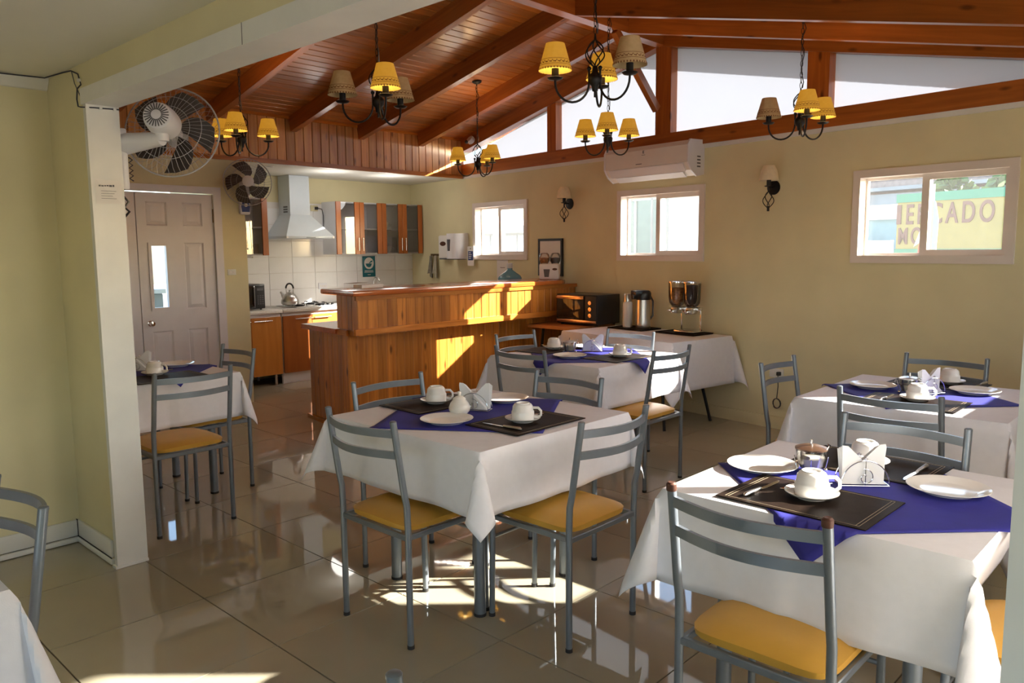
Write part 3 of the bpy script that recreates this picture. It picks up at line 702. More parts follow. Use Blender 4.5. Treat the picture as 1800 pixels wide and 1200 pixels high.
# wall cupboards with glazed doors
def upper(label, y0, W, mid_handle=True, doors=2):
    t = thing('wall_cupboard', label, 'cupboard', (-8.33, y0, 1.435), group='glazed kitchen wall cupboards')
    X = .285; Hh = .63; s = MB()
    s.box((0, 0, 0), (X, .016, Hh)); s.box((0, W - .016, 0), (X, W, Hh)); s.box((0, .016, 0), (X, W - .016, .018)); s.box((0, .016, Hh - .018), (X, W - .016, Hh)); s.box((0, .016, .018), (.006, W - .016, Hh - .018))
    s.build('carcass', 'white_pl', t); MB().box((.008, .017, .30), (X - .01, W - .017, .316)).build('shelf', 'white_pl', t)
    dw = W / doors
    for k in range(doors):
        a, b = dw * k + .002, dw * (k + 1) - .002; st = .068
        d = MB().rbox((X + .001, a, .0), (X + .019, a + st, Hh), .002, seg=1).rbox((X + .001, b - st, 0), (X + .019, b, Hh), .002, seg=1).build('door', 'cab2', t)
        MB().add([(X + .010, a + st - .003, .004), (X + .010, b - st + .003, .004), (X + .010, b - st + .003, Hh - .004), (X + .010, a + st - .003, Hh - .004)], [(0, 1, 2, 3)]).build('pane', 'cab_glass', d)
        hy = b - .03 if k == 0 else a + .03
        MB().cyl((X + .04, hy, .04), (X + .04, hy, .20), .005).cyl((X + .018, hy, .06), (X + .04, hy, .06), .004).cyl((X + .018, hy, .18), (X + .04, hy, .18), .004).build('handle', 'chrome', d, label='slim chrome bar handle')
    return t
upper('glazed wall cupboard left of the hood, half hidden by the small fan', 3.90, .68)
upper('glazed wall cupboard right of the hood, the one nearer to it', 5.48, .68)
upper('glazed wall cupboard next to the window wall corner with a cup inside', 6.162, .66)
def cup_lathe(s=1.):
    return [(.0001, .004 * s), (.024 * s, .0), (.026 * s, .006 * s), (.036 * s, .02 * s), (.044 * s, .045 * s), (.047 * s, .07 * s), (.044 * s, .07 * s), (.040 * s, .045 * s), (.028 * s, .016 * s), (.0001, .010 * s)]
for (x, y, z, lb) in ((-8.10, 6.30, 1.453, 'white cup on the bottom shelf of the corner wall cupboard'), (-8.12, 6.27, 1.751, 'white cup on the middle shelf of the corner wall cupboard')):
    t = thing('cup', lb, 'cup', (x, y, z), R(60)); b_ = MB().lathe(cup_lathe(1.15), 20).build('bowl', 'china', t)
    MB().tube([(.048, 0, .06), (.08, 0, .055), (.08, 0, .03), (.045, 0, .022)], .005, 8).build('handle', 'china', t)
for k, (y, z) in enumerate(((4.40, 1.453), (4.47, 1.453))):
    t = MB().lathe([(.0001, .003), (.026, 0), (.03, .005), (.034, .11), (.031, .11), (.027, .008), (.0001, .007)], 16).build('drinking_glass', 'clear', None, loc=(-8.12, y, z)); tag(t, ('clear glass in the left wall cupboard, nearer the fan' if k == 0 else 'clear glass in the left wall cupboard, nearer the hood'), 'glass', 'glasses in the left cupboard')
# sockets, sign, hooks, dispensers, papers
def socket(name, lab, loc, rz, wd=.12, hh=.075, mat='white_pl', holes=3):
    t = thing(name, lab, 'socket', loc, rz); MB().rbox((-wd / 2, -.010, -hh / 2), (wd / 2, 0, hh / 2), .003).build('plate', mat, t)
    for k in range(holes):
        x = (k - (holes - 1) / 2) * wd / (holes + .6); MB().lathe([(.0001, 0), (.011, 0), (.012, .003), (.0001, .004)], 12, TR(x, -.010, 0, rx=pi / 2)).build('outlet', 'grey_dark' if mat == 'pvc' else 'paper', t)
    return t
socket('wall_socket', 'white socket plate on the tiles right of the kettle', (-8.326, 5.45, 1.05), R(90))
t = socket('wall_socket', 'cream socket with black plug between the hood and the cupboard', (-8.326, 5.37, 1.99), R(90), .10, .07, 'cream', 1)
MB().rbox((.0, -.045, -.018), (.035, -.012, .018), .006).build('plug', 'black', t)
MB().tube([(.03, -.045, 0), (.075, -.055, -.01), (.10, -.045, -.08), (.11, -.03, -.20), (.112, -.02, -.30)], .005, 8).build('flex', 'black', t)
t = socket('light_switch', 'double light switch plate beside the white door', (-7.109, 3.65, 1.285), R(90), .085, .055, 'trim', 2); t['category'] = 'switch'
t = thing('hygiene_sign', 'teal rectangular notice with a white round washing symbol on the tiles', 'sign', (-8.322, 6.155, 1.14), R(90))
MB().rbox((-.10, -.004, 0), (.10, 0, .265), .003).build('board', 'teal', t)
def disc(r, n=24, cx=0, cz=0): return [(cx + r * cos(2 * pi * i / n), cz + r * sin(2 * pi * i / n)) for i in range(n)]
MB().prism(disc(.075, cz=.175), -.0052, -.004, axis=1).build('white_disc', 'china', t)
s = MB(); s.prism([(-.055, .172), (.045, .172), (.03, .135), (.0, .122), (-.04, .135)], -.0064, -.0052, axis=1); s.prism([(.0, .18), (.03, .205), (.055, .21), (.05, .19), (.02, .182), (.01, .17)], -.0064, -.0052, axis=1)
s.build('hand_symbol', 'teal', t)
s = MB()
for z, a in ((.075, .07), (.058, .075), (.025, .025)): s.box((-a, -.0052, z), (a * .9, -.004, z + .007))
s.build('text_line', 'paper', t)
t = thing('kitchen_tap', 'chrome kitchen tap rising behind the bar below the teal notice', 'tap', (-8.19, 6.13, .841))
MB().lathe([(.025, 0), (.022, .03), (.012, .04)], 14).tube([(0, 0, .03), (0, 0, .25), (.03, 0, .29), (.09, 0, .29), (.12, 0, .25)], .011, 10).build('spout', 'chrome', t); MB().tube([(0, .02, .05), (0, .07, .07)], .007, 8).build('lever', 'chrome', t)
def on_wall(s, off, z): return WT @ Vector((-s, -off, z))
t = thing('hook_rail', 'narrow hook rail on the window wall with grey cloths hanging', 'hook rail', on_wall(4.55, .0, 1.40), WR)
MB().box((-.13, -.015, 0), (.13, 0, .028)).build('rail', 'brass', t)
for x in (-.09, .02): MB().tube([(x, -.012, .005), (x, -.035, -.01), (x, -.045, .005)], .004, 6).build('hook', 'steel', t)
def towel(loc, rz, lab, mat, wd=.12, hh=.26):
    mb = MB(); nx, nz = 12, 10; V = []
    for side in (0, 1):
        for j in range(nz + 1):
            for i in range(nx + 1):
                u = i / nx - .5; v = j / nz; k = .35 + .65 * v
                V.append((u * wd * k, -.035 - .012 * sin(u * 14 + v) * v - side * .008 - .01 * v, -hh * v * (1 + .12 * sin(u * 5))))
    F = []
    n1 = (nx + 1) * (nz + 1)
    for side in (0, 1):
        for j in range(nz):
            for i in range(nx):
                a = side * n1 + j * (nx + 1) + i; q = (a, a + 1, a + nx + 2, a + nx + 1); F.append(q if side else q[::-1])
    mb.add(V, F, None, True); o = mb.build('hanging_cloth', mat, None, loc=loc, rot=(0, 0, rz)); return tag(o, lab, 'cloth', None)
M['cloth_grey'] = plain('grey kitchen cloth', (.22, .20, .16), .9, var=.3, scale=20); M['cloth_light'] = plain('pale kitchen cloth', (.45, .42, .33), .9, var=.2, scale=20)
towel(on_wall(4.64, 0, 1.405), WR, 'dark grey cloth hanging from the left hook of the rail', 'cloth_grey'); towel(on_wall(4.53, 0, 1.405), WR, 'pale cloth hanging from the right hook of the rail', 'cloth_light')
t = thing('soap_dispenser', 'flat white wall dispenser with a dark oval on its front', 'dispenser', on_wall(4.27, 0, 1.37), WR)
MB().rbox((-.11, -.095, 0), (.11, 0, .29), .02).build('body', 'paper', t); MB().prism([(.0 + .065 * cos(2 * pi * i / 20), .185 + .028 * sin(2 * pi * i / 20)) for i in range(20)], -.0975, -.094, axis=1).build('oval_badge', 'rust', t)
MB().box((-.09, -.09, -.012), (.09, -.01, .004)).build('outlet', 'grey_dark', t)
t = thing('towel_dispenser', 'rounded white paper towel dispenser left of the small window', 'dispenser', on_wall(3.97, 0, 1.365), WR)
MB().rbox((-.13, -.06, 0), (.13, 0, .315), .012).prism([(-.13, -.04)] + [(-.13 * cos(pi * i / 16), -.06 - .15 * sin(pi * i / 16) ** .7) for i in range(17)] + [(.13, -.04)], .004, .311).build('body', 'white_pl', t)
MB().prism([(-.025, .10), (.02, .10), (.03, .24), (-.035, .24)], -.2125, -.205, axis=1).build('window_slot', 'grey_dark', t); MB().box((-.1, -.16, -.006), (.1, -.02, .002)).build('slot', 'grey_dark', t)
t = thing('hanging_card', 'small white card with blue print hanging beside the window corner', 'notice', on_wall(3.74, .045, 1.285), WR)
MB().box((-.065, -.004, 0), (.065, 0, .235)).build('card', 'paper', t); MB().box((-.05, -.0055, .065), (.05, -.004, .175)).build('blue_print', 'navy', t)
s = MB()
for k in range(4): s.box((-.035, -.0065, .085 + .022 * k), (.01 + .008 * (k % 3), -.0055, .094 + .022 * k))
s.build('text_line', 'paper', t); MB().prism(disc(.008, 12, 0, .205), -.0055, -.003, axis=1).build('hole', 'ink', t)
t = thing('wall_notice', 'plain white notice sheet taped below the small window', 'notice', on_wall(3.17, .004, 1.08), WR)
MB().box((-.105, -.002, 0), (.105, 0, .275)).build('sheet', 'paper', t); MB().box((-.04, -.003, .185), (.05, -.002, .192)).build('text_line', 'rust', t)
t = socket('wall_socket', 'double socket low on the window wall with coiled flex hanging', on_wall(-.45, 0, .46), WR, .13, .075, 'trim', 2)
MB().rbox((.02, -.045, -.016), (.05, -.012, .016), .006).build('plug', 'black', t)
MB().tube([(.035, -.04, -.01), (.04, -.04, -.10), (.025, -.03, -.20)] + [(.025 + .035 * sin(a), -.03 + .006 * sin(a * .7), -.245 + .04 * cos(a)) for a in [i * .5 for i in range(34)]], .0035, 6).build('flex', 'black', t)

# ================================================================== LAMPS, FANS, AIR CONDITIONER
def lampshade(parent, x, y, z, lit, sc=1.):
    """fabric cone shade standing on its bulb holder; returns the shade part"""
    T = TR(x, y, z); r0, r1, hh = .083 * sc, .047 * sc, .128 * sc
    prof = [(r0, 0), (r1, hh), (r1 - .002, hh), (r0 - .002, 0)] if sc == 1. else [(r0, 0), (r0 * .93, hh * .3), (r0 * .82, hh * .65), (r1, hh), (r1 - .002, hh), (r0 * .80, hh * .65), (r0 - .002, 0)]
    sh = MB().lathe(prof, 28, T, cap=False).build('lamp_shade', ('shade_lit' if lit else 'shade') if sc == 1. else 'shade_cream', parent)
    if sc != 1.: return sh
    b = MB()
    for k in range(22):            # little leaf motifs round the lower third
        a = 2 * pi * k / 22
        for da, dz, s_ in ((0, .030, .006), (.09, .037, .0045), (.19, .031, .0045)):
            zz = dz * sc; rr = r0 + (r1 - r0) * zz / hh + .0006
            A = T @ TR(rr * cos(a + da), rr * sin(a + da), zz, rz=a + da)
            b.add([(0, -s_ * sc, 0), (.0, 0, -s_ * .55 * sc), (0, s_ * sc, .001), (0, 0, s_ * .7 * sc)], [(0, 1, 2, 3)], A)
    for zz in (.020, .046):
        zz *= sc; rr = r0 + (r1 - r0) * zz / hh + .0004
        b.lathe([(rr, zz), (rr - .0005, zz + .0022)], 28, T, cap=False)
    b.build('motif_band', 'pattern', sh)
    e = MB()
    for k in range(34):
        a = 2 * pi * k / 34; e.add([(0, -.004, .006), (0, .004, .006), (0, .002, -.003), (0, -.002, -.003)], [(0, 1, 2, 3)], T @ TR((r0 + .0004) * cos(a), (r0 + .0004) * sin(a), .0, rz=a))
    e.build('stitched_hem', 'pattern', sh)
    return sh
def twist_cage(mb, z0, z1, r, n=6, T=None):
    for k in range(n):
        a0 = 2 * pi * k / n
        mb.tube([((.004 + r * sin(pi * t / 12) ** .9) * cos(a0 + 1.9 * t / 12), (.004 + r * sin(pi * t / 12) ** .9) * sin(a0 + 1.9 * t / 12), z0 + (z1 - z0) * t / 12) for t in range(13)], .0035, 6, T)
    return mb
def chandelier(label, x, y, angles, lits, ztop, group='wrought iron chandeliers'):
    z0 = 2.20
    t = thing('chandelier', label, 'chandelier', (x, y, z0), 0, group)
    top = ztop - z0
    MB().lathe([(.0001, top - .028), (.02, top - .026), (.045, top - .012), (.05, top - .001), (.0001, top)], 18, cap=False).build('ceiling_rose', 'iron', t)
    ch = MB(); zc = .335
    n = int((top - .03 - zc) / .034)
    for k in range(n):
        zz = zc + .017 + (top - .03 - zc) * k / n; A = TR(0, 0, zz, rz=(pi / 2 if k % 2 else 0))
        ch.tube([(.0085 * cos(a), 0, .021 * sin(a)) for a in [2 * pi * i / 8 for i in range(8)]], .0022, 5, A, closed=True)
    ch.build('chain', 'iron', t)
    MB().tube([(.006 + .012 * sin(q * 1.3), .010 * cos(q * 1.7), zc + (top - .03 - zc) * q / 14) for q in range(15)], .003, 5).build('flex', 'black', t)
    b = MB(); twist_cage(b, .175, .305, .044); b.tube([(0, 0, .30), (0, 0, .335)], [.008, .004], 8).tube([(0, 0, .03), (0, 0, .18)], .006, 8).build('twisted_cage', 'iron', t)
    MB().lathe([(.0001, .055), (.014, .06), (.018, .085), (.034, .10), (.036, .125), (.03, .135), (.016, .15), (.012, .18), (.0001, .18)], 16, cap=False).build('hub', 'iron', t)
    for ang, lit in zip(angles, lits):
        A = R(ang) + R(43.27)          # angles are measured from the camera's right hand side
        vd = Vector((x, y, 0)).normalized(); vr = Vector((vd.y, -vd.x, 0))
        A = math.atan2(sin(R(ang)) * vd.y + cos(R(ang)) * vr.y, sin(R(ang)) * vd.x + cos(R(ang)) * vr.x) if True else math.atan2(sin(R(ang)) * fwd.y + cos(R(ang)) * right.y, sin(R(ang)) * fwd.x + cos(R(ang)) * right.x)
        c_, s_ = cos(A), sin(A)
        P = []
        for q in range(15):
            th = pi * q / 14; rr = .115 - .085 * cos(th); zz = .10 - .095 * sin(th)
            P.append((rr * c_, rr * s_, zz))
        P = [(.03 * c_, .03 * s_, .165)] + P + [(.20 * c_, .20 * s_, .115)]
        arm = MB().tube(P, .0058, 8).ball((.03 * c_, .03 * s_, .168), .011, 8).build('arm', 'iron', t)
        A2 = TR(.20 * c_, .20 * s_, 0)
        d = MB().lathe([(.0001, .108), (.03, .112), (.040, .121), (.036, .123), (.018, .118), (.018, .165), (.0001, .165)], 16, A2, cap=False).build('candle_cup', 'iron', arm)
        MB().ball((.20 * c_, .20 * s_, .205), .020, 8, sz=1.5).build('bulb', 'bulb' if lit else 'bulb_off', arm)
        lampshade(t, .20 * c_, .20 * s_, .155, lit)
        if lit:
            pl = bpy.data.lights.new('bulb_light', 'POINT'); pl.energy = 2.2; pl.color = (1, .68, .36); pl.shadow_soft_size = .03
            po = bpy.data.objects.new('bulb_light', pl); COL.objects.link(po); po.parent = t; po.location = (.20 * c_, .20 * s_, .245)
    return t
chandelier('chandelier with three lit shades, seen just right of the big wall fan', -5.62, 3.02, (-101, 14, 138), (1, 1, 1), zl(-5.62))
chandelier('chandelier with only its front shade lit, in front of the ceiling planks', -3.68, 2.82, (-78, 50, 172), (1, 0, 0), zr(-3.68))
chandelier('largest and nearest chandelier, right shade unlit, hanging near the ridge beam', -2.45, 3.22, (80, 192, -34), (1, 1, 0), zr(-2.45))
chandelier('farthest chandelier, hanging from the planks before the small left gable pane', -5.65, 5.53, (-45, 62, 168), (1, 1, 1), zl(-5.65))
chandelier('chandelier with three lit shades in front of the gable glass above the air conditioner', -3.70, 5.03, (-92, 36, 152), (1, 1, 1), zr(-3.70))
chandelier('chandelier at right with its left shade unlit, above the wall lamp', -2.29, 5.27, (-78, 42, 178), (1, 1, 0), zr(-2.29))
def sconce(label, s, z):
    t = thing('wall_lamp', label, 'wall lamp', on_wall(s, 0, z), WR, 'iron wall lamps')
    MB().lathe([(.0001, 0), (.058, 0), (.055, .010), (.02, .016), (.0001, .018)], 24, TR(0, 0, 0, rx=pi / 2)).build('wall_plate', 'iron', t)
    MB().tube([(0, -.015, 0), (0, -.05, .0), (.012, -.09, -.005)], .006, 8).build('arm', 'iron', t)
    b = MB(); T = TR(.012, -.09, 0); twist_cage(b, -.165, -.035, .040, 4, T); b.tube([(0, 0, -.04), (0, 0, .01)], .007, 8, T).tube([(0, 0, -.19), (0, 0, -.15)], .010, 8, T).build('twisted_cage', 'iron', t)
    MB().lathe([(.0001, .0), (.03, .004), (.034, .010), (.017, .012), (.017, .055), (.0001, .055)], 14, T, cap=False).build('candle_cup', 'iron', t)
    MB().ball((.012, -.09, .075), .018, 8, sz=1.4).build('bulb', 'bulb_off', t)
    lampshade(t, .012, -.09, .05, 0, .92)
sconce('iron wall lamp with cream shade left of the air conditioner', 2.03, 1.945)
sconce('iron wall lamp with cream shade between the air conditioner and the big window', -.37, 1.955)
# air conditioner
t = thing('air_conditioner', 'white split air conditioner mounted above the middle window', 'air conditioner', on_wall(.82, 0, 2.10), WR)
prof = [(0, .02), (-.10, .0), (-.17, .045), (-.215, .11), (-.215, .255), (-.19, .295), (0, .30)]
MB().prism(prof, -.485, .485, axis=0).build('body', 'ac', t)
for x in (-.50, .485): MB().prism([(0, .012), (-.10, -.008), (-.175, .04), (-.222, .108), (-.222, .258), (-.195, .302), (0, .306)], x, x + .015, axis=0).build('end_cap', 'white_pl', t)
for k in range(4): MB().box((.4995, -.10, .07 + .028 * k), (.5015, -.055, .082 + .028 * k)).build('side_vent', 'grey_dark', t)
MB().prism([(-.172, .040), (-.216, .104), (-.220, .102), (-.176, .036)], -.44, .44, axis=0).build('louvre', 'white_pl', t)
MB().prism([(-.108, -.006), (-.165, .035), (-.168, .033), (-.112, -.009)], -.40, .40, axis=0).build('louvre', 'white_pl', t)
MB().box((-.10, -.217, .132), (-.03, -.2148, .138)).build('display_strip', 'grey_dark', t)
e = MB(); e.box((-.018, -.2168, .225), (-.012, -.2148, .25)); e.box((-.018, -.2168, .244), (.0, -.2148, .25)); e.box((-.018, -.2168, .234), (-.003, -.2148, .239)); e.box((-.018, -.2168, .225), (.0, -.2148, .230)); e.box((-.03, -.2168, .21), (.012, -.2148, .2135)); e.build('emblem', 'grey_dark', t)
# security camera under the gable rafter
t = thing('security_camera', 'small white dome camera under the rafter where bulkhead and gable meet', 'camera', on_wall(3.66, .10, 2.75), WR)
MB().lathe([(.0001, 0), (.045, 0), (.05, -.02), (.045, -.05), (.03, -.06), (.0001, -.06)], 18, cap=False, T=TR(0, 0, .03, rx=0.9)).build('housing', 'white_pl', t); MB().ball((.0, -.045, -.012), .022, 8).build('lens', 'black', t); MB().box((-.02, -.0, .0), (.02, .10, .03)).build('bracket', 'white_pl', t)
# fans
def fan(name, label, loc, axis, roll, base_fn, R0=.215, blades=5):
    """local frame: z points where the fan blows"""
    t = thing(name, label, 'fan', loc)
    z = Vector(axis).normalized(); x = Vector((0, 0, 1)).cross(z).normalized(); y = z.cross(x)
    T = Matrix((x, y, z)).transposed().to_4x4() @ Matrix.Rotation(roll, 4, 'Z')
    g = MB()
    nw = 48
    for k in range(nw):
        a = 2 * pi * k / nw; c_, s_ = cos(a), sin(a)
        g.tube([(.05 * c_, .05 * s_, .075), (.12 * c_, .12 * s_, .070), (.185 * c_, .185 * s_, .045), (R0 * c_, R0 * s_, 0), (.185 * c_, .185 * s_, -.045), (.11 * c_, .11 * s_, -.07), (.06 * c_, .06 * s_, -.075)], .0009, 3, T)
    for r_, zz in ((R0, 0), (.15, .061), (.15, -.06), (.10, .072), (.10, -.072)):
        g.tube([(r_ * cos(2 * pi * i / 40), r_ * sin(2 * pi * i / 40), zz) for i in range(40)], .004 if r_ == R0 else .0014, 6 if r_ == R0 else 4, T, closed=True)
    g.build('guard', 'guard', t)
    MB().lathe([(.0001, .082), (.045, .080), (.052, .074), (.0001, .072)], 24, T, cap=False).build('guard_badge', 'white_pl', t)
    MB().lathe([(.0001, .04), (.035, .038), (.042, .02), (.042, -.03), (.0001, -.03)], 20, T, cap=False).build('hub', 'white_pl', t)
    for k in range(blades):
        a0 = 2 * pi * k / blades; V = []; F = []
        n = 8
        for i in range(n + 1):
            u = i / n; r_ = .035 + .162 * u
            sweep = a0 + .55 * u ** 1.4; half = (.38 + .17 * sin(pi * u)) * (1 - .22 * u) * (.6 + .4 * min(1, u * 3))
            for e_ in (0, 1):
                for q in (-1, 0, 1):
                    an = sweep + q * half; V.append((r_ * cos(an), r_ * sin(an), .02 * q * (1 - .3 * u) + (.0022 if e_ else 0)))
        for i in range(n):
            for q in range(2):
                a_ = i * 6 + q; b_ = (i + 1) * 6 + q; F += [(a_, b_, b_ + 1, a_ + 1)[::-1], (a_ + 3, b_ + 3, b_ + 4, a_ + 4)]
            F += [(i * 6, i * 6 + 3, i * 6 + 9, i * 6 + 6), (i * 6 + 2, i * 6 + 8, i * 6 + 11, i * 6 + 5)]
        F += [(n * 6, n * 6 + 3, n * 6 + 4, n * 6 + 1), (n * 6 + 1, n * 6 + 4, n * 6 + 5, n * 6 + 2)]
        MB().add(V, F, T, True).build('blade', 'blade', t)
    mo = MB().lathe([(.0001, -.225), (.040, -.223), (.060, -.213), (.066, -.195), (.071, -.14), (.070, -.09), (.045, -.075), (.0001, -.075)], 28, T, cap=False).build('motor_housing', 'white_pl', t)
    v = MB()
    for k in range(24):
        a = 2 * pi * k / 24; v.add([(.022, -.0028, 0), (.054, -.0028, .004), (.054, .0028, .004), (.022, .0028, 0)], [(0, 1, 2, 3)], T @ TR(0, 0, -.2262, rz=a))
    for k in range(8):
        a = .9 + .13 * k; v.add([(0, -.0025, -.02), (0, .0025, -.02), (0, .0025, .02), (0, -.0025, .02)], [(0, 1, 2, 3)], T @ TR(.0705 * cos(a), .0705 * sin(a), -.165, rz=a))
    v.build('motor_slot', 'grey_dark', mo, kind='stuff')
    base_fn(t, T)
    return t
# big fan on the opening's jamb
FL = Vector((-3.77, 1.675, 2.045))
def base1(t, T):
    o = Vector((-3.865, 1.442, 1.93)) - FL
    MB().box(tuple(o + Vector((-.035, 0, -.15))), tuple(o + Vector((.035, .012, .11)))).build('gap_shade', 'blackmat', t)  # black box standing in for the shaded gap behind the bracket
    MB().rbox(tuple(o + Vector((-.045, .012, -.16))), tuple(o + Vector((.045, .045, .12))), .010).build('wall_bracket', 'white_pl', t)
    neck = T @ Vector((0, -.0, -.16)) + Vector((0, 0, -.085))
    a = o + Vector((.0, .03, .05))
    MB().tube([a, a.lerp(neck, .55), neck], [.052, .040, .030], 14).build('arm', 'white_pl', t)
    MB().tube([neck + Vector((0, 0, -.01)), neck + Vector((0, 0, .045))], .030, 14).build('swivel', 'white_pl', t)
    MB().tube([o + Vector((.03, .01, -.15)), o + Vector((.045, .01, -.19)), o + Vector((.05, .03, -.215)), o + Vector((.045, .012, -.24)), o + Vector((.052, .03, -.26)), o + Vector((.045, .01, -.285))], .006, 6).build('power_flex', 'black', t)
    MB().tube([o + Vector((.03 + .012 * (k % 2), .05 + .012 * (k % 2), -.01 - .012 * k)) for k in range(10)], .003, 5).build('pull_cord', 'ink', t)
axis1 = fwd * .95 - right * .10 + Vector((0, 0, -.09))
fan('wall_fan', 'large white wall fan with dark blades on the opening jamb, seen from behind', FL, axis1, .3, base1)
FP = Vector((-6.88, 3.735, 2.12))
def base2(t, T):
    o = Vector((-7.109, 3.80, 1.93)) - FP
    MB().rbox(tuple(o + Vector((0, -.055, -.10))), tuple(o + Vector((.05, .055, .10))), .02).build('wall_bracket', 'white_pl', t)
    p_ = MB().prism([(-.038, -.075), (.038, -.075), (.045, -.02), (.03, .02), (-.03, .02), (-.045, -.02)], .0505, .054, axis=0, T=Matrix.Translation(o)).build('control_panel', 'navy', t)
    MB().lathe([(.0001, 0), (.018, 0), (.015, .014), (.0001, .015)], 16, Matrix.Translation(o + Vector((.053, 0, -.01))) @ TR(ry=pi / 2)).build('dial', 'china', p_)
    neck = T @ Vector((0, 0, -.15)) + Vector((0, 0, -.075))
    MB().tube([o + Vector((.04, 0, .06)), neck], [.035, .03], 12).build('arm', 'white_pl', t)
    MB().tube([o + Vector((.03, .0, -.10)), o + Vector((.035, .01, -.42))], .0025, 5).ball(o + Vector((.035, .01, -.425)), .010, 6).build('pull_cord', 'trim', t)
    MB().tube([o + Vector((.03, .04, -.10)), o + Vector((.02, .065, -.50))], .0025, 5).ball(o + Vector((.02, .065, -.505)), .010, 6).build('pull_cord', 'trim', t)
fan('wall_fan', 'small white wall fan with five dark blades beside the cooker hood', FP, fwd * -.93 + right * .36 + Vector((0, 0, -.04)), .2, base2)
# notice and cable at the opening
t = thing('paper_notice', 'creased white handwritten notice stuck on the opening jamb', 'notice', (-3.801, 1.382, 1.70), R(90))
MB().add([(-.056, -.002, 0), (.056, -.006, .004), (.056, -.001, .105), (-.054, -.001, .112), (0, -.005, .05)], [(0, 1, 4), (1, 2, 4), (2, 3, 4), (3, 0, 4)]).build('sheet', 'paper', t)
s = MB(); random.seed(3)
x = -.043
while x < .025:
    wd_ = random.uniform(.006, .012); s.box((x, -.0075, .078 + random.uniform(-.002, .002)), (x + wd_, -.0065, .085 + random.uniform(-.002, .003))); x += wd_ + .0035
for k in range(4): s.box((-.035, -.0075, .058 - .011 * k), (.03 - .008 * (k % 3), -.0068, .0595 - .011 * k))
s.build('handwriting', 'grey_dark', t)
P = [(-4.28, -2.6, 2.305), (-4.282, -1.2, 2.309), (-4.28, .2, 2.300), (-4.28, .7, 2.302), (-4.283, 1.05, 2.308), (-4.25, 1.290, 2.309), (-4.06, 1.312, 2.308), (-3.96, 1.312, 2.300), (-3.885, 1.315, 2.275), (-3.856, 1.315, 2.225), (-3.855, 1.298, 2.205), (-3.862, 1.296, 2.16), (-3.852, 1.296, 2.128), (-3.82, 1.296, 2.121), (-3.796, 1.34, 2.121), (-3.797, 1.45, 2.125)]
t = thing('cable', 'thin dark cable pinned along the front ceiling and over the jamb', 'cable', (0, 0, 0))
MB().tube(P, .0032, 6).build('run', 'ink', t)
MB().tube([(-3.96, 1.314, 2.30), (-3.93, 1.314, 2.24), (-3.88, 1.313, 2.19), (-3.858, 1.313, 2.165)], .0022, 5).build('thin_wire', 'grey_dark', t)
for p in ((-3.868, 1.312, 2.245), (-3.80, 1.37, 2.121), (-3.80, 1.43, 2.124)): MB().rbox((p[0] - .007, p[1] - .007, p[2] - .007), (p[0] + .007, p[1] + .007, p[2] + .007), .002).build('clip', 'trim', t)

# ================================================================== CHAIRS
def make_chair():
    t = thing('dining_chair', '', 'chair', (0, 0, 0), 0, 'grey steel dining chairs')
    r = .0125
    for s in (-1, 1):
        P = [(s * .205, 0, .004), (s * .205, 0, .30), (s * .205, 0, .46), (s * .205, -.003, .55), (s * .205, -.014, .60), (s * .203, -.055, .872)]
        MB().tube(P, r, 10).build('back_post', 'steel_paint', t)
    for s in (-1, 1): MB().tube([(s * .19, .415, .004), (s * .19, .405, .43)], .0115, 10).build('front_leg', 'steel_paint', t)
    for s in (-1, 1):
        MB().lathe([(r + .0015, 0), (r + .0015, .014), (.0001, .014)], 10, TR(s * .205, 0, 0)).build('foot_cap', 'cap', t)
        MB().lathe([(r + .0012, 0), (r + .0012, .014), (.0001, .014)], 10, TR(s * .19, .415, 0)).build('foot_cap', 'cap', t)
    for z, yb in ((.828, -.049), (.748, -.037)):
        P = [(-.203 + .406 * i / 12, yb - .052 * sin(pi * i / 12), z) for i in range(13)]
        MB().tube(P, 1, 4, flat=(.0055, .0145)).build('back_rail', 'steel_paint', t)
    f = MB(); 
    for lo, hi in (((-.205, 0, .415), (-.187, .41, .437)), ((.187, 0, .415), (.205, .41, .437)), ((-.19, .392, .415), (.19, .412, .437)), ((-.205, -.008, .415), (.205, .010, .437))): f.rbox(lo, hi, .003, seg=1)
    f.build('seat_frame', 'steel_paint', t)
    MB().tube([(-.19, .408, .335), (.19, .408, .335)], .008, 8).build('stretcher', 'steel_paint', t)
    bm = bmesh.new(); n = 10; V = []; 
    def sh(u, v):
        k = .2; a = .196
        return u * a, .205 + v * .20
    me_v = []; F = []
    top = []; 
    for j in range(n + 1):
        for i in range(n + 1):
            u, v = -1 + 2 * i / n, -1 + 2 * j / n
            d = max(abs(u), abs(v)); q = (abs(u) ** 6 + abs(v) ** 6) ** (1 / 6)
            rr = (d / q) if q > 0 else 1
            x, y = sh(u * rr, v * rr)
            V.append((x, y, .474 + .014 * (1 - (u * u + v * v) / 2) - .016 * d ** 8))
    m1 = len(V)
    for j in range(n + 1):
        for i in range(n + 1):
            x, y, z = V[j * (n + 1) + i]; V.append((x * .985, .205 + (y - .205) * .985, .442))
    for j in range(n):
        for i in range(n):
            a = j * (n + 1) + i; F.append((a, a + 1, a + n + 2, a + n + 1)); F.append((m1 + a, m1 + a + n + 1, m1 + a + n + 2, m1 + a + 1))
    ring = [i for i in range(n)] + [n + j * (n + 1) for j in range(n)] + [(n + 1) * n + n - i for i in range(n)] + [(n - j) * (n + 1) for j in range(n)]
    for k in range(len(ring)):
        a, b = ring[k], ring[(k + 1) % len(ring)]; F.append((b, a, m1 + a, m1 + b))
    MB().add(V, F, None, True).build('seat', 'seat', t)
    return t
chair0 = make_chair()
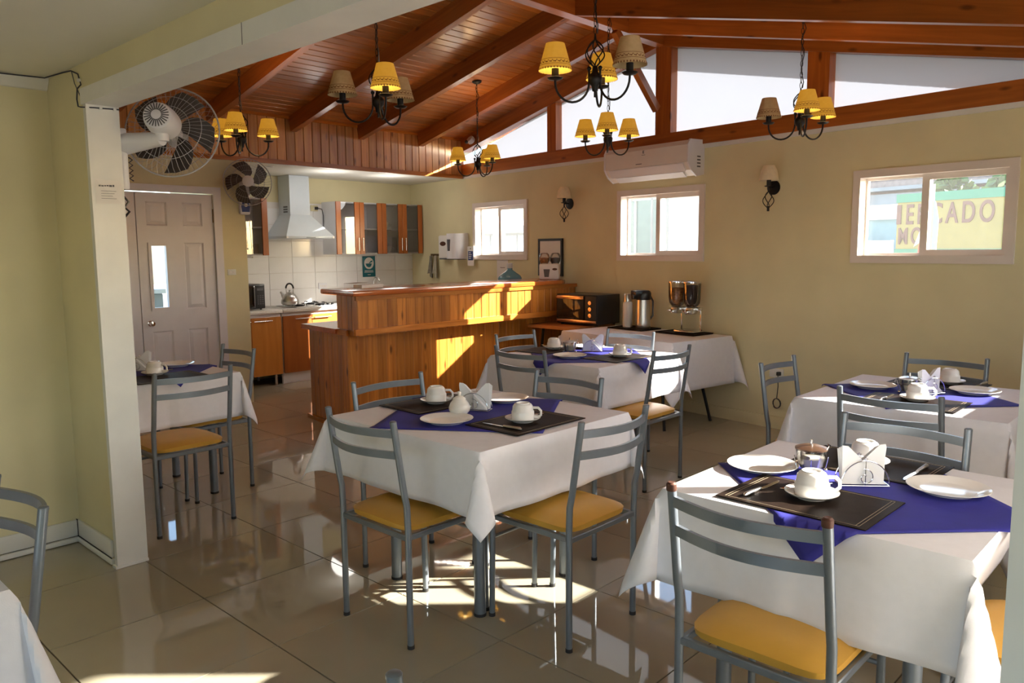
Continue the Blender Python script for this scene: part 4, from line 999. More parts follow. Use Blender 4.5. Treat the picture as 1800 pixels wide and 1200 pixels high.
CH = [('back to the camera at the near left side of the central table', -2.40, 1.765, 0),
      ('back to the camera at the near right side of the central table', -1.742, 2.35, 90),
      ('on the far left side of the central table, facing the camera', -2.95, 2.318, -90),
      ('on the far right side of the central table, behind its napkins', -2.405, 2.90, 180),
      ('back to the camera, near left side of the table before the buffet', -3.276, 3.60, 0),
      ('at the right side of the table before the buffet, seen side on', -2.61, 4.147, 90),
      ('between the bar and the table before the buffet', -3.88, 4.217, -90),
      ('sunlit, between the table before the buffet and the buffet cloth', -3.338, 4.775, 180),
      ('nearest big one in front of the front right table, rusty post caps', -.859, 1.785, 0),
      ('behind the front right table, overlapping the next chair back', -.855, 2.86, 180),
      ('at the near side of the far right table, left post sunlit', -1.08, 3.515, 0),
      ('behind the far right table against the plain wall', -1.207, 4.745, 180),
      ('at the left end of the far right table, before the wall socket', -1.80, 4.09, -90),
      ('right of the front right table, half hidden by the white jamb', -.10, 2.37, 90),
      ('back to the camera at the table by the white doors', -4.05, 1.815, 90),
      ('on the far side of the white doors table, near the cabinets', -4.743, 2.40, 180),
      ('cut by the left picture edge, behind the lower left table corner', -2.291, .505, 180),
      ('only one post top showing at the bottom picture edge', -.81, .46, -90)]
for k, (lb, x, y, a) in enumerate(CH):
    lab = 'grey steel chair ' + lb
    if k == 17 or k == 16: lab = 'grey steel chair ' + lb
    r_ = chair0 if k == 0 else dup(chair0)
    r_.location = (x, y, 0); r_.rotation_euler = (0, 0, R(a)); r_['label'] = lab
    if k == 8:
        for s in (-1, 1):
            MB().lathe([(.0128, -.016), (.0138, -.014), (.0138, .002), (.009, .007), (.0001, .006)], 14, TR(s * .203, -.055, .872)).build('post_cap', 'rust', r_, label='rusty brown post cap')
    else:
        pass
cap_me = MB().lathe([(.0127, -.004), (.0127, .002), (.009, .005), (.0001, .005)], 12).mesh('post_cap'); cap_me.materials.append(M['steel_paint'])
for o in list(COL.objects):
    if o.name.startswith('dining_chair') and 'rusty' not in o['label']:
        for s in (-1, 1): link('post_cap', cap_me, o, (s * .203, -.055, .872))

# ================================================================== TABLES
def cloth_mesh(a, b, d, zt, seed, flare=.018, tuck=0.):
    """square cloth over a 2a x 2b top with d hanging down; corners fall in a pleated cone"""
    rg = random.Random(seed); ph = [rg.uniform(0, 6.28) for _ in range(12)]
    def side(cnt, half):
        P = []
        k1 = 10
        for i in range(k1): P.append(-half - d + d * i / k1)
        for i in range(cnt + 1): P.append(-half + 2 * half * i / cnt)
        for i in range(1, k1 + 1): P.append(half + d * i / k1)
        return P
    U = side(24, a); W_ = side(24, b); V = []; F = []
    rc = .008
    for q in W_:
        for p in U:
            dx, dy = max(0, abs(p) - a), max(0, abs(q) - b); sx, sy = (1 if p >= 0 else -1), (1 if q >= 0 else -1)
            cid = (0 if sx > 0 else 1) + (0 if sy > 0 else 2)
            px, py = max(-a, min(a, p)), max(-b, min(b, q))
            if dx == 0 and dy == 0: V.append((p, q, zt)); continue
            r = math.hypot(dx, dy); th = math.atan2(dy, dx); u = r / d
            # wave along the hanging edge
            along = (py if dx > 0 and dy == 0 else px)
            fl = .006 + flare * u + .009 * u * sin(along * 9 + ph[cid]) + .005 * u * sin(along * 21 + ph[cid + 4])
            if tuck and p > a and q > -b + .02: fl = .006 - tuck * u * min(1, (q + b) / .12)
            fold = 0; sk_ = 0
            if dx > 0 and dy > 0:
                s2 = sin(2 * th); fold = r * (.20 + .05 * sin(ph[cid + 8])) * s2 ** 1.3
                sk_ = r * .16 * sin(4 * th) * (1 if sin(ph[cid]) > 0 else -1)
            ox = sx * (min(r, rc) * .6 + fl) * cos(th) if dx > 0 else 0; oy = sy * (min(r, rc) * .6 + fl) * sin(th) if dy > 0 else 0
            ox += sx * (fold * .72 + sk_ * .7); oy += sy * (fold * .72 - sk_ * .7)
            hz_ = fl if fold == 0 else fl + fold
            dz = math.sqrt(max(1e-6, r * r - min(hz_, r * .9) ** 2)) if r > .0 else 0
            if fold: dz *= 1 - .10 * s2
            if r < rc: dz = r * .55
            V.append((px + ox, py + oy, zt - dz))
    nu = len(U)
    for j in range(len(W_) - 1):
        for i in range(nu - 1):
            a_ = j * nu + i; F.append((a_, a_ + 1, a_ + nu + 1, a_ + nu))
    return MB().add(V, F, None, True)
def solid(o, th):
    m_ = o.modifiers.new('thickness', 'SOLIDIFY'); m_.thickness = th; m_.offset = -1; return o
TB = {}
def table(key, desc, x, y, sx, sy, d, seed, tuck=0.):
    t = thing('dining_table', 'grey legged square table under the white cloth, ' + desc, 'table', (x, y, 0), 0, 'square dining tables')
    MB().rbox((-sx / 2 + .006, -sy / 2 + .006, .728), (sx / 2 - .006, sy / 2 - .006, .7515), .004, seg=1).build('tabletop', 'ext_white', t)
    lg = .27
    for a in (-1, 1):
        for b in (-1, 1):
            l_ = MB().tube([(a * lg, b * lg, .006), (a * lg, b * lg, .72)], .024, 14).build('leg', 'steel_paint', t)
            MB().lathe([(.0255, 0), (.0255, .012), (.0001, .012)], 14, TR(a * lg, b * lg, 0)).build('foot_cap', 'cap', l_)
    f = MB(); f.box((-lg, -lg - .012, .695), (lg, -lg + .012, .726)); f.box((-lg, lg - .012, .695), (lg, lg + .012, .726)); f.box((-lg - .012, -lg, .695), (-lg + .012, lg, .726)); f.box((lg - .012, -lg, .695), (lg + .012, lg, .726)); f.build('apron', 'steel_paint', t)
    o = cloth_mesh(sx / 2, sy / 2, d, .7545, seed, .018, tuck).build('tablecloth', 'cloth', None, loc=(x, y, 0)); solid(o, .0012)
    tag(o, 'white tablecloth hanging over ' + desc, 'tablecloth', 'white tablecloths'); TB[key] = (x, y)
    return o
table('T1', 'the central table with four chairs', -2.466, 2.40, .955, .925, .245, 4)
table('T2', 'the table before the buffet', -3.335, 4.27, .93, .90, .265, 9)
table('T3', 'the front right table', -.845, 2.41, .84, .80, .285, 2, .10)
table('T4', 'the far right table under the big window', -1.135, 4.155, .90, .92, .265, 12)
table('T5', 'the table by the white doors', -4.85, 1.90, .81, .80, .265, 21)
table('T6', 'the lower left table, only one corner showing', -2.38, .0, .90, .88, .265, 33)
ZC = .7545
def overlay(key, desc, x, y, hd, rot, seed, half):
    """small blue cloth laid cornerwise; corners beyond the table edge hang down"""
    n = 30; V = []; F = []; tx, ty = TB[key]; hx, hy = half
    s = hd / math.sqrt(2)
    for j in range(n + 1):
        for i in range(n + 1):
            u, v = -s + 2 * s * i / n, -s + 2 * s * j / n; c_, s_ = cos(rot), sin(rot)
            X, Y = x + u * c_ - v * s_ - tx, y + u * s_ + v * c_ - ty; z = ZC + .0025
            for ax in (0, 1):
                p, h_ = (X, hx) if ax == 0 else (Y, hy)
                ov = abs(p) - h_ - .012
                if ov > 0:
                    z -= max(0, ov - .004); sg = 1 if p > 0 else -1
                    q = sg * (h_ + .012 + min(ov, .010) + .016 + .16 * ov)
                    if ax == 0: X = q
                    else: Y = q
            V.append((X, Y, z))
    for j in range(n):
        for i in range(n):
            a_ = j * (n + 1) + i; F.append((a_, a_ + 1, a_ + n + 2, a_ + n + 1))
    o = MB().add(V, F, None, True).build('table_overlay', 'blue', None, loc=(tx, ty, 0)); m_ = o.modifiers.new('thickness', 'SOLIDIFY'); m_.thickness = .0012; m_.offset = 1
    return tag(o, 'royal blue cloth laid cornerwise on ' + desc, 'cloth', 'blue table overlays')
overlay('T1', 'the central table', -2.50, 2.40, .505, R(34), 1, (.4775, .4625))
overlay('T2', 'the table before the buffet', -3.30, 4.25, .53, R(45), 2, (.465, .45))
overlay('T3', 'the front right table', -.795, 2.37, .48, R(45), 3, (.42, .40))
overlay('T4', 'the far right table', -1.16, 4.135, .455, R(46), 4, (.45, .46))
overlay('T5', 'the table by the white doors', -4.84, 1.91, .45, R(46), 5, (.405, .40))
ZB = ZC + .004
# ---- place settings
def mat_proto():
    t = thing('placemat', '', 'placemat', (0, 0, 0), 0, 'brown leather placemats')
    MB().rbox((-.215, -.15, 0), (.215, .15, .0035), .0012, seg=1).build('leather_sheet', 'leather', t)
    s = MB()
    for a in (.183, .192):
        for sg in (-1, 1):
            s.box((sg * a - .0005, -.135, .0035), (sg * a + .0005, .135, .0041))
    for sg in (-1, 1): s.box((-.192, sg * .135 - .0006, .0035), (.192, sg * .135 + .0006, .0043))
    s.build('stitching', 'stitch', t); return t
def cupset_proto():
    t = thing('saucer', '', 'saucer', (0, 0, 0), 0, 'white saucers')
    MB().lathe([(.0001, .003), (.042, .002), (.045, 0), (.048, .004), (.066, .010), (.076, .017), (.076, .019), (.064, .013), (.046, .008), (.030, .0065), (.0001, .0065)], 32, cap=False).build('dish', 'china', t)
    c_ = thing('cup', '', 'cup', (0, 0, 0), 0, 'upturned white cups')
    MB().lathe([(.046, .0), (.0485, .002), (.0485, .034), (.0465, .038), (.0445, .040), (.0425, .058), (.036, .067), (.030, .069), (.029, .072), (.025, .072), (.023, .067), (.0001, .0665)], 32, cap=False).build('bowl', 'china', c_)
    MB().lathe([(.046, .0), (.044, .034), (.038, .058), (.0001, .062)], 24, cap=False).build('inside', 'china', c_)
    MB().tube([(.045, 0, .052), (.066, 0, .052), (.078, 0, .040), (.078, 0, .022), (.066, 0, .012), (.046, 0, .014)], [.006, .006, .0055, .0055, .006, .007], 8).build('handle', 'china', c_)
    return t, c_
def spoon_proto():
    t = thing('teaspoon', '', 'spoon', (0, 0, 0), 0, 'steel teaspoons')
    MB().tube([(-.06, 0, .0165), (-.02, 0, .019), (.03, 0, .021), (.075, 0, .024)], [.0012, .0016, .0022, .0030], 8).build('handle', 'chrome', t)
    MB().lathe([(.0001, 0), (.006, .001), (.011, .004), (.0115, .005), (.0001, .0025)], 14, TR(-.074, 0, .013) @ Matrix.Diagonal((1.4, .85, 1, 1)), cap=False).build('bowl', 'chrome', t)
    return t
def plate_proto():
    return MB().lathe([(.0001, .003), (.068, .002), (.072, 0), (.076, .004), (.09, .011), (.112, .017), (.1135, .0185), (.112, .0195), (.09, .0135), (.078, .0075), (.070, .006), (.0001, .0062)], 44, cap=False).mesh('plate')
def knife_proto():
    t = thing('knife', '', 'knife', (0, 0, 0), 0, 'steel table knives')
    MB().tube([(0, -.105, .005), (0, -.095, .006), (0, -.06, .0055), (0, -.02, .005), (0, -.008, .0045)], [.003, .0075, .0068, .0052, .0045], 10, flat=None).build('handle', 'steel', t)
    MB().prism([(-.005, -.008), (.006, -.008), (.009, .02), (.009, .085), (.004, .105), (-.002, .108), (-.004, .09)], .0015, .0030).build('blade', 'chrome', t)
    return t
def holder_proto():
    t = thing('napkin_holder', '', 'napkin holder', (0, 0, 0), 0, 'wire napkin holders')
    f = MB()
    for y in (-.028, .028):
        f.tube([(.072 * cos(pi * i / 18), y, .004 + .078 * sin(pi * i / 18)) for i in range(19)], .0017, 6)
        f.tube([(-.072, y, .004), (.072, y, .004)], .0017, 6)
    f.tube([(-.072, -.028, .004), (-.072, .028, .004)], .0017, 6).tube([(.072, -.028, .004), (.072, .028, .004)], .0017, 6).build('wire_frame', 'chrome', t)
    for y in (-.028, .028):
        P = []
        for i in range(40):
            a = .5 * i; r_ = .006 + .0185 * i / 40 * 1.15
            P.append((r_ * cos(a * .33 * 1.1 + 1.0), y, .030 + r_ * sin(a * .33 * 1.1 + 1.0)))
        MB().tube(P, .0015, 6).tube([(0, y, .004), (0, y, .085)], .0015, 6).tube([(0, y, .082), (-.006, y, .088), (0, y, .092), (.006, y, .088), (0, y, .082)], .0013, 5).build('scroll', 'chrome', t)
    return t
def napkin_proto(sgn):
    t = thing('paper_napkins', '', 'napkins', (0, 0, 0), 0, 'folded paper napkins')
    for k in range(4):
        y = (-.020 + .0055 * k if sgn < 0 else .002 + .0055 * k); e = .003 * k
        V = [(-sgn * -.075 * 1.0, y, .007), (sgn * .066 - sgn * .0, y, .007), (sgn * (.068 + e * .6), y + .002, .128 - e), (sgn * (.052 - e), y + .001, .120 - e * 1.5)]
        xs = [-sgn * .066, sgn * .066, sgn * (.068 + e), sgn * (.050 - e * .6)]
        V = [(xs[0], y, .007), (xs[1], y, .007), (xs[2], y + .001, .126 - 1.5 * e), (xs[3], y + .001, .124 - e)]
        W2 = [(a, b + .0035, c_) for a, b, c_ in V]
        MB().add(V + W2, [(0, 1, 2, 3), (7, 6, 5, 4), (0, 4, 5, 1), (1, 5, 6, 2), (2, 6, 7, 3), (3, 7, 4, 0)]).build('napkin', 'napkin', t)
    return t
P0 = dict(mat=mat_proto(), spoon=spoon_proto(), knife=knife_proto(), holder=holder_proto(), nl=napkin_proto(-1), nr=napkin_proto(1))
P0['saucer'], P0['cup'] = cupset_proto(); pl_me = plate_proto(); pl_me.materials.append(M['china'])
used = set()
def put(kind, x, y, z, rz, label):
    p = P0[kind]
    o = p if kind not in used else dup(p); used.add(kind)
    o.location = (x, y, z); o.rotation_euler = (0, 0, rz); o['label'] = label; return o
def plate(x, y, label):
    o = link('plate', pl_me, None, (x, y, ZB), (0, 0, 0)); return tag(o, label, 'plate', 'white side plates')
def cupset(x, y, z, ha, where, spoon=True):
    put('saucer', x, y, z, 0, 'white saucer under the upturned cup ' + where); put('cup', x, y, z + .0075, ha, 'upturned white cup ' + where)
    if spoon: put('spoon', x + .048 * cos(ha + 1.5), y + .048 * sin(ha + 1.5), z - .002, ha + .25, 'steel teaspoon lying on the saucer ' + where)
def holder(x, y, rz, where):
    put('holder', x, y, ZB, rz, 'wire napkin holder with scroll ' + where)
    put('nl', x, y, ZB, rz, 'left fan of white napkins ' + where); put('nr', x, y, ZB, rz, 'right fan of white napkins ' + where)
MT = ZB + .0035
CR = math.atan2(right.y, right.x)
# central table
c1 = 'on the central table'
put('mat', -2.19, 2.41, ZB, R(90), 'brown leather placemat on the near right side of the central table'); put('mat', -2.785, 2.42, ZB, R(88), 'brown leather placemat on the far left side of the central table')
cupset(-2.20, 2.40, MT, R(30), 'on the near right mat of the central table'); cupset(-2.785, 2.43, MT, R(40), 'on the far left mat of the central table')
plate(-2.44, 2.185, 'white plate at the front edge of the central table blue cloth'); plate(-2.58, 2.69, 'white plate behind the napkins on the central table')
put('knife', -2.19, 2.262, MT, R(93), 'steel knife on the near right mat of the central table'); holder(-2.53, 2.44, R(25), c1)
# table before the buffet
put('mat', -3.045, 4.27, ZB, R(88), 'brown leather placemat at the right side of the table before the buffet'); put('mat', -3.66, 4.29, ZB, R(90), 'brown leather placemat at the bar side of the table before the buffet')
cupset(-3.06, 4.31, MT, R(20), 'on the right mat of the table before the buffet', False); cupset(-3.66, 4.33, MT, R(150), 'on the bar side mat before the buffet')
plate(-3.30, 4.07, 'white plate at the near side of the table before the buffet'); plate(-3.50, 4.54, 'white plate at the far side of the table before the buffet'); holder(-3.36, 4.40, R(30), 'on the table before the buffet')
# front right table
put('mat', -.885, 2.185, ZB, R(-1), 'brown leather placemat nearest the camera on the front right table'); put('mat', -.885, 2.675, ZB, R(-2), 'brown leather placemat at the back of the front right table')
cupset(-.885, 2.205, MT, R(38), 'on the near mat of the front right table'); cupset(-.895, 2.665, MT, R(120), 'behind the napkins on the front right table')
plate(-1.13, 2.40, 'white plate at the left corner of the front right table'); plate(-.61, 2.53, 'white plate at the right of the front right table, on blue cloth')
put('knife', -1.026, 2.18, MT, R(-2), 'steel knife left of the cup on the near front right mat'); put('knife', -.735, 2.66, MT, R(178), 'steel knife at the back mat of the front right table'); holder(-.825, 2.435, CR + R(-4), 'in the middle of the front right table')
# far right table
put('mat', -1.11, 3.905, ZB, R(0), 'brown leather placemat at the near side of the far right table'); put('mat', -1.165, 4.51, ZB, R(-3), 'brown leather placemat at the wall side of the far right table')
cupset(-1.105, 3.95, MT, R(25), 'at the near side of the far right table', False); cupset(-1.12, 4.55, MT, R(100), 'at the wall side of the far right table', False)
plate(-1.385, 4.185, 'white plate at the left corner of the far right table'); plate(-.955, 4.345, 'white plate at the right of the far right table, beside the napkins')
put('knife', -1.23, 3.92, MT, R(2), 'steel knife on the near mat of the far right table'); put('knife', -.985, 4.58, MT, R(175), 'steel knife on the wall side mat of the far right table'); holder(-1.12, 4.19, CR + R(18), 'on the far right table')
# table by the white doors
put('mat', -4.56, 1.90, ZB, R(91), 'brown leather placemat on the table by the white doors')
cupset(-4.70, 1.90, MT, R(35), 'on the table by the white doors'); plate(-4.98, 2.15, 'white plate at the far corner of the table by the white doors'); holder(-4.94, 1.90, CR, 'on the table by the white doors')
# sugar pot and jars
t = thing('sugar_pot', 'round white china sugar pot with knobbed lid on the central table', 'pot', (-2.50, 2.315, ZB))
MB().lathe([(.0001, .002), (.026, 0), (.030, .004), (.046, .022), (.048, .036), (.040, .056), (.028, .070), (.0265, .073), (.0001, .073)], 32, cap=False).build('body', 'china_w', t)
MB().lathe([(.029, .0725), (.027, .078), (.014, .086), (.006, .089), (.006, .093), (.010, .099), (.008, .106), (.0001, .108)], 24).build('lid', 'china_w', t)
def jar(name, label, x, y, wire):
    t = thing(name, label, 'jar', (x, y, ZB))
    MB().lathe([(.034, .010), (.036, .012), (.046, .05), (.048, .074), (.046, .075), (.043, .05), (.034, .014), (.0001, .013)], 28, cap=False).build('glass_body', 'clear', t)
    MB().lathe([(.0001, .015), (.0335, .016), (.0415, .046), (.0001, .047)], 24, cap=False).build('sugar', 'sugar', t)
    l_ = MB().lathe([(.0505, .074), (.0505, .079), (.03, .086), (.0001, .087)], 28).build('lid', 'coffee_wood' if not wire else 'steel', t)
    MB().tube([(0, 0, .085), (0, 0, .105)], .0045, 10).build('knob', 'chrome', l_)
    MB().tube([(.048, 0, .076), (.052, .01, .088), (.045, .02, .094), (.05, .03, .088)], .0016, 5).build('catch', 'chrome', t)
    f = MB()
    for k in range(4):
        a = k * pi / 2 + .4; f.ball((.044 * cos(a), .044 * sin(a), .0075), .0075, 8); f.tube([(.044 * cos(a), .044 * sin(a), .012), (.052 * cos(a), .052 * sin(a), .05)], .0016, 5)
        if wire: f.tube([(.052 * cos(a), .052 * sin(a), .05), (.062 * cos(a), .062 * sin(a), .075), (.066 * cos(a), .066 * sin(a), .055)], .0018, 5)
    f.build('wire_stand', 'chrome', t)
jar('sugar_jar', 'glass sugar jar with brown metal lid on the front right table', -1.00, 2.475, False)
jar('sugar_jar', 'glass sugar jar in a clasped wire stand on the far right table', -1.19, 4.12, True)
jar('sugar_jar', 'glass sugar jar left of the napkins on the table before the buffet', -3.45, 4.255, True)

# ================================================================== BUFFET
BR = WR
bx, by = -3.845, 5.77
t = thing('buffet_table', 'folding buffet table on dark steel legs under the long white cloth', 'table', (bx, by, 0), BR)
MB().rbox((-.635, -.38, .71), (.635, .38, .738), .004, seg=1).build('tabletop', 'ext_white', t)
for sx_ in (-1, 1):
    for sy_ in (-1, 1):
        MB().tube([(sx_ * .36, sy_ * .20, .70), (sx_ * .50, sy_ * .30, .0)], .013, 8).build('leg', 'iron', t)
    MB().tube([(sx_ * .435, -.255, .36), (sx_ * .435, .255, .36)], .011, 8).build('cross_bar', 'iron', t)
o = cloth_mesh(.64, .385, .40, .7415, 17).build('tablecloth', 'cloth', None, loc=(bx, by, 0), rot=(0, 0, BR)); solid(o, .0012); tag(o, 'long white tablecloth on the buffet against the window wall', 'tablecloth', 'white tablecloths')
ZT = .7435
def btray(lab, x, y, wd, dp):
    t = thing('tray', lab, 'tray', (x, y, ZT), BR); MB().rbox((-wd / 2, -dp / 2, 0), (wd / 2, dp / 2, .006), .002, seg=1).build('base', 'leather', t)
    e = MB(); 
    for lo, hi in (((-wd / 2, -dp / 2, .006), (wd / 2, -dp / 2 + .006, .012)), ((-wd / 2, dp / 2 - .006, .006), (wd / 2, dp / 2, .012)), ((-wd / 2, -dp / 2, .006), (-wd / 2 + .006, dp / 2, .012)), ((wd / 2 - .006, -dp / 2, .006), (wd / 2, dp / 2, .012))): e.box(lo, hi)
    e.build('lip', 'leather', t)
btray('dark tray under the two flasks on the buffet', -4.12, 6.02, .42, .27); btray('dark tray under the cereal dispenser on the buffet', -3.56, 5.96, .42, .27)
t = thing('vacuum_flask', 'slim white vacuum flask with steel top on the buffet tray', 'flask', (-4.22, 6.06, ZT + .0065))
MB().lathe([(.0001, 0), (.042, 0), (.045, .006), (.045, .225), (.036, .238), (.0001, .238)], 24, cap=False).build('body', 'paper', t); MB().lathe([(.0355, .236), (.0355, .30), (.030, .312), (.0001, .314)], 24).build('cup_lid', 'steel', t)
t = thing('airpot', 'steel pump airpot with black spouted top on the buffet tray', 'flask', (-4.02, 6.02, ZT + .0065), R(-120))
MB().lathe([(.0001, 0), (.064, 0), (.068, .008), (.066, .05), (.062, .27), (.0001, .275)], 30, cap=False).build('body', 'steel', t)
MB().lathe([(.066, .265), (.070, .275), (.070, .325), (.060, .345), (.0001, .348)], 26).rbox((-.04, -.055, .30), (.105, .055, .352), .012).rbox((.07, -.022, .272), (.112, .022, .315), .008).build('pump_top', 'black', t)
MB().tube([(-.068, 0, .30), (-.095, 0, .25), (-.095, 0, .12), (-.066, 0, .08)], .009, 8).build('handle', 'black', t)
t = thing('cereal_dispenser', 'double cereal dispenser, two clear canisters on a chrome stand', 'dispenser', (-3.57, 5.97, ZT + .0065), BR)
MB().rbox((-.05, -.075, 0), (.165, .075, .028), .008).rbox((-.055, .03, .02), (-.042, .045, .215), .003).rbox((.15, .03, .02), (.165, .045, .215), .003).rbox((-.13, .02, .19), (.165, .055, .225), .006).build('stand', 'chrome', t)
for k, (x, mt) in enumerate(((-.075, 'cereal'), (.085, 'cocoa'))):
    c_ = MB().lathe([(.030, .215), (.050, .232), (.068, .258), (.074, .30), (.077, .43), (.074, .432), (.071, .30), (.064, .262), (.046, .238), (.030, .222)], 28, TR(x, .0, 0), cap=False).build('canister', 'clear', t)
    MB().lathe([(.0001, .226), (.028, .228), (.044, .241), (.062, .265), (.069, .302), (.069, .385 if k == 0 else .41), (.0001, .39 if k == 0 else .415)], 24, TR(x, 0, 0), cap=False).build('cereal', mt, c_)
    MB().lathe([(.079, .43), (.079, .442), (.05, .450), (.0001, .450)], 28, TR(x, 0, 0)).build('lid', 'chrome', t)
    MB().rbox((x - .034, -.04, .165), (x + .034, .03, .222), .008).build('chute', 'steel', t)
    MB().lathe([(.0001, 0), (.018, 0), (.020, .006), (.020, .02), (.012, .026), (.0001, .027)], 18, TR(x - .012, -.038, .185, rx=pi / 2)).tube([(x - .012, -.06, .185), (x - .05, -.062, .190)], .006, 8).build('turning_knob', 'chrome', t)
# small side table with the toaster oven
t = thing('side_table', 'plain brown wooden side table holding the toaster oven', 'table', (-4.82, 6.0, 0), 0)
MB().prism([(-.36, -.27), (.25, -.27), (.25, wallY(-4.57) - 6.0 - .006), (-.36, wallY(-5.18) - 6.0 - .006)], .715, .745).build('tabletop', 'tabletop_wood', t)
for x, y in ((-.30, -.21), (.22, -.21), (-.30, .28), (.22, .22)): MB().tube([(x * .8, y * .8, .716), (x, y, 0)], .014, 8).build('leg', 'iron', t)
t = thing('toaster_oven', 'black toaster oven with glass door and three copper knobs by the bar', 'oven', (-4.73, 6.12, .757), 0)
w_, d_, h_ = .25, .18, .285
MB().rbox((-w_, -d_, 0), (w_, d_, h_), .008).build('body', 'black', t)
dd = MB().rbox((-w_ + .008, -d_ - .014, .03), (.095, -d_ - .001, h_ - .012), .004).build('door', 'oven_glass', t)
MB().rbox((-w_ + .008, -d_ - .018, h_ - .045), (.095, -d_ - .006, h_ - .012), .003).rbox((-w_ + .008, -d_ - .018, .016), (w_ - .008, -d_ - .002, .042), .003).build('metal_trim', 'copper', dd)
MB().tube([(-w_ + .03, -d_ - .016, h_ - .03), (-w_ + .03, -d_ - .038, h_ - .032), (.07, -d_ - .038, h_ - .032), (.07, -d_ - .016, h_ - .03)], .006, 8).build('handle', 'copper', dd)
pn = MB().rbox((.105, -d_ - .008, .045), (w_ - .008, -d_ + .002, h_ - .012), .003).build('control_panel', 'blackmat', t)
for z in (.09, .15, .21): MB().lathe([(.021, 0), (.019, .018), (.0001, .020)], 20, TR(.175, -d_ - .008, z, rx=pi / 2)).build('knob', 'copper', pn, label='copper coloured knob')
for x in (-.21, .21):
    for y in (-.14, .14): MB().cyl((x, y, -.012), (x, y, .002), .014).build('foot', 'cap', t)

# ================================================================== OUTDOORS
g = MB().box((-40, -40, -.35), (40, 60, -.13)).build('ground', 'ground'); g['kind'] = 'structure'
# neighbouring white porch outside the small windows
def T3(p, ang): return Matrix.Translation(p) @ Matrix.Rotation(ang, 4, 'Z')
t = thing('porch', 'sunlit white porch posts and rail outside the small left window', 'porch', (-9.3, 8.9, -.13), WR)
for x in (-.55, .62): MB().box((x, 0, 0), (x + .12, .15, 3.0)).build('post', 'ext_white', t)
MB().box((-.8, -.1, 2.30), (1.6, .3, 2.48)).build('header', 'ext_wood', t)
for k in range(3): MB().box((-.43, .03, 1.72 + .12 * k), (.0, .09, 1.76 + .12 * k)).build('rail', 'ext_wood', t)
t = thing('shed', 'pale boarded shed with sloping roof beyond the small left window', 'building', (-11.6, 12.2, -.13), WR)
MB().box((-1.5, 0, 0), (1.4, 2, 1.95)).build('wall', 'ext_white', t); MB().prism([(-.4, 1.95), (2.4, 2.3), (2.4, 2.42), (-.4, 2.07)], -1.6, 1.5, axis=0).build('roof', 'ext_white', t)
for k in range(6): MB().box((-1.45 + .46 * k, -.03, .05), (-1.03 + .46 * k, .0, 1.9)).build('board', 'ext_white', t)
t = thing('white_house', 'sunlit white house with a grey green glazed bay behind the middle window', 'building', (-7.55, 11.95, -.13), R(-12))
MB().box((-1.15, 0, 0), (1.25, 1.5, 2.55)).build('wall', 'ext_white', t)
MB().box((-1.25, -.2, 2.55), (1.35, 1.6, 2.70)).build('roof', 'ext_blue', t)
f = MB().box((-.85, -.06, 1.50), (-.02, -.0, 2.45)).build('window', 'ext_green', t); fr_ = MB()
for lo, hi in (((-.90, -.09, 1.45), (-.85, 0, 2.50)), ((-.02, -.09, 1.45), (.04, 0, 2.50)), ((-.85, -.09, 1.45), (-.02, 0, 1.51)), ((-.68, -.09, 1.5), (-.65, 0, 2.45))): fr_.box(lo, hi)
fr_.build('frame', 'ext_white', f)
MB().box((-1.15, -.5, 0), (1.25, -.42, 1.42)).build('parapet', 'ext_white', t); MB().box((.0, -.52, 1.42), (1.25, -.40, 1.50)).build('coping', 'ext_grey', t)
for x in (.14, .50): MB().cyl((x, -.46, 1.2), (x, -.46, 2.45), .02, 8).build('pole', 'ext_grey', t)
# market with painted sign
t = thing('market_building', 'yellow market front with green bands and dull red block letters', 'building', (-4.15, 13.3, -.13), R(-18.7))
Lx = 4.4
MB().box((-.02, .06, 0), (Lx, 3.5, 2.40)).build('wall', 'ext_grey', t)
MB().box((0, 0, 1.54), (Lx, .06, 2.40)).build('sign_board', 'sign_yellow', t)
MB().box((-.01, -.02, 2.28), (Lx, .0, 2.41)).build('top_band', 'sign_green', t); MB().box((-.01, -.02, 1.42), (Lx, 0, 1.56)).build('bottom_band', 'sign_green', t)
MB().box((0, .0, 0), (Lx, .06, 1.54)).build('shop_front', 'sign_green', t)
def letters(txt, x, z, size, step=None):
    cu = bpy.data.curves.new('lettering', 'FONT'); cu.body = txt; cu.size = size; cu.extrude = .006; cu.offset = .006; cu.space_character = 1.36
    o = bpy.data.objects.new('lettering', cu); COL.objects.link(o); bpy.context.view_layer.update()
    me = bpy.data.meshes.new_from_object(o.evaluated_get(bpy.context.evaluated_depsgraph_get())); bpy.data.objects.remove(o, do_unlink=True)
    me.materials.append(M['letter']); q = link('lettering', me, t, (x, -.008, z), (pi / 2, 0, 0)); q.scale = (.70, 1.08, 1); return q
letters('ERCADO', .15, 1.945, .40); letters('MOR', .03, 1.64, .33)
MB().box((.0, -.014, 1.945), (.075, -.001, 2.245)).build('lettering', 'letter', t)   # what shows of the first letter at the board's edge
t = thing('far_houses', 'hazy pinkish grey hillside houses above the market', 'building', (-9.2, 29.5, -.13), R(-20))
MB().box((-6, 0, 0), (6.2, 4, 5.1)).build('wall', 'ext_pink', t); MB().box((-6, -.6, 3.5), (6.2, 0, 3.62)).build('balcony', 'ext_grey', t); MB().box((-6, -.4, 1.8), (6.2, 0, 3.4)).build('lower_wall', 'ext_grey', t)
for k in range(8): MB().box((-5.4 + 1.4 * k, -.05, 3.95), (-4.7 + 1.4 * k, 0, 4.5)).build('window', 'ext_green', t)
t = thing('garage', 'pale blue and white low shed left of the market sign', 'building', (-6.6, 17.6, -.13), R(-18))
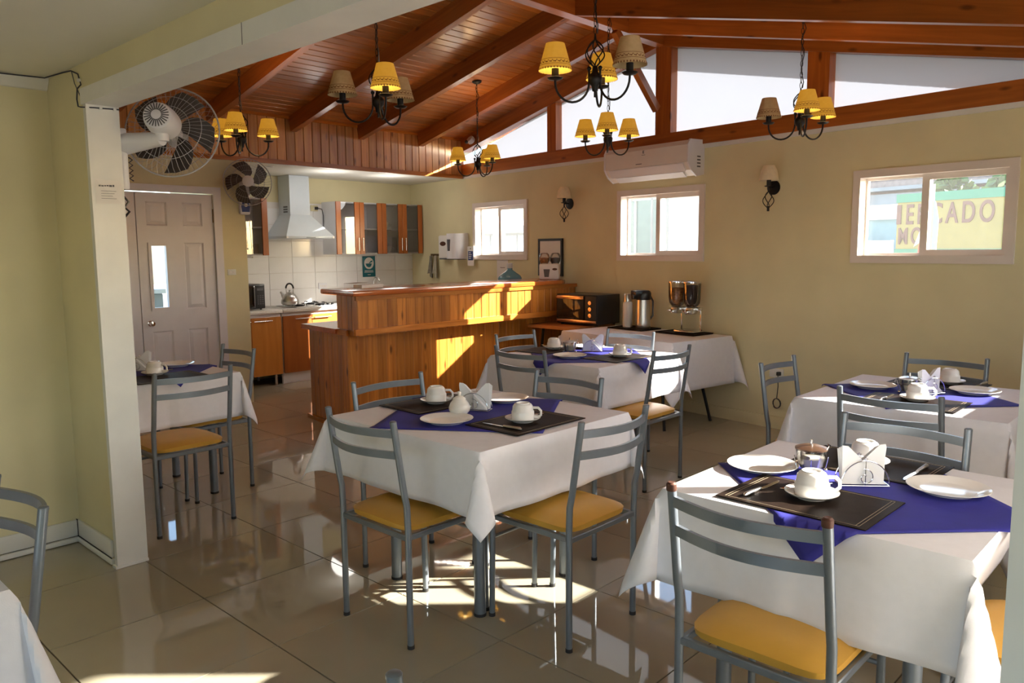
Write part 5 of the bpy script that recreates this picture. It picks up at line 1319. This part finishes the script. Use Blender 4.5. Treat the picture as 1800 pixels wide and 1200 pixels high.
MB().box((0, 0, 0), (1.6, 2, 2.15)).build('wall', 'ext_blue', t); MB().box((-.1, -.1, 2.15), (1.7, 2.1, 2.45)).build('roof', 'ext_white', t); MB().box((0, -.6, 1.25), (1.6, -.5, 1.72)).build('rail', 'ext_white', t)
for (x, y, r_) in ((-5.2, 20.5, .55), (-3.9, 20.0, .6), (-2.5, 19.6, .55)):
    k = thing('tree', 'dark green tree crown rising behind the market sign, ' + {-5.2: 'the left one', -3.9: 'the middle one', -2.5: 'the right one'}[x], 'tree', (x, y, -.13)); MB().cyl((0, 0, 0), (0, 0, 2.2), .1).build('trunk', 'ext_wood', k)
    mb = MB(); rg = random.Random(int(x * 10))
    for q in range(160):
        a, b_, c_ = rg.uniform(0, 6.28), rg.uniform(-1, 1), rg.uniform(.5, 1); s_ = rg.uniform(.08, .16); p = (r_ * c_ * cos(a) * math.sqrt(1 - b_ * b_), r_ * c_ * sin(a) * math.sqrt(1 - b_ * b_), 2.75 + r_ * .7 * b_)
        mb.add([(-s_, 0, -s_ * .6), (s_, 0, -s_ * .4), (s_ * .7, .02, s_), (-s_ * .6, .02, s_ * .7)], [(0, 1, 2, 3)], TR(*p, rz=rg.uniform(0, 6), rx=rg.uniform(-1, 1)))
    mb.build('foliage', 'leaf', k, kind='stuff')
t = thing('flag', 'white, blue and red flag on a thin pole before the market', 'flag', (-2.95, 10.1, -.13), R(-20)); MB().cyl((.19, 0, 0), (.19, 0, 2.35), .012).build('pole', 'ext_grey', t)
MB().prism([(.0, 1.60), (.19, 1.72), (.19, 2.02), (.08, 1.80)], -.004, .004, axis=1).build('white_field', 'ext_white', t); MB().prism([(.05, 1.50), (.19, 1.50), (.19, 1.72), (.10, 1.80)], -.007, -.0045, axis=1).build('red_field', 'flag_red', t); MB().prism([(.10, 1.86), (.19, 1.90), (.19, 2.16), (.14, 2.05)], -.007, -.0045, axis=1).build('blue_field', 'flag_blue', t)
t = thing('banner', 'tall pale blue banner standing before the market letters', 'flag', (-2.68, 9.80, -.13), R(-20)); MB().cyl((0, 0, 0), (0, 0, 2.3), .012).build('pole', 'ext_grey', t); MB().prism([(0, 1.4), (.06, 1.45), (.075, 1.9), (.03, 2.1), (0, 2.12)], -.004, .004, axis=1).build('fabric', 'banner', t)

t = thing('yard_wall', 'low grey yard wall seen through the glazed door panel', 'wall', (-9.6, 1.0, -.13)); MB().rbox((-.1, 0, 0), (.1, 3.0, 1.12), .02).build('wall', 'ext_grey', t); MB().box((-.13, -.02, 1.12), (.13, 3.02, 1.17)).build('coping', 'ext_white', t)
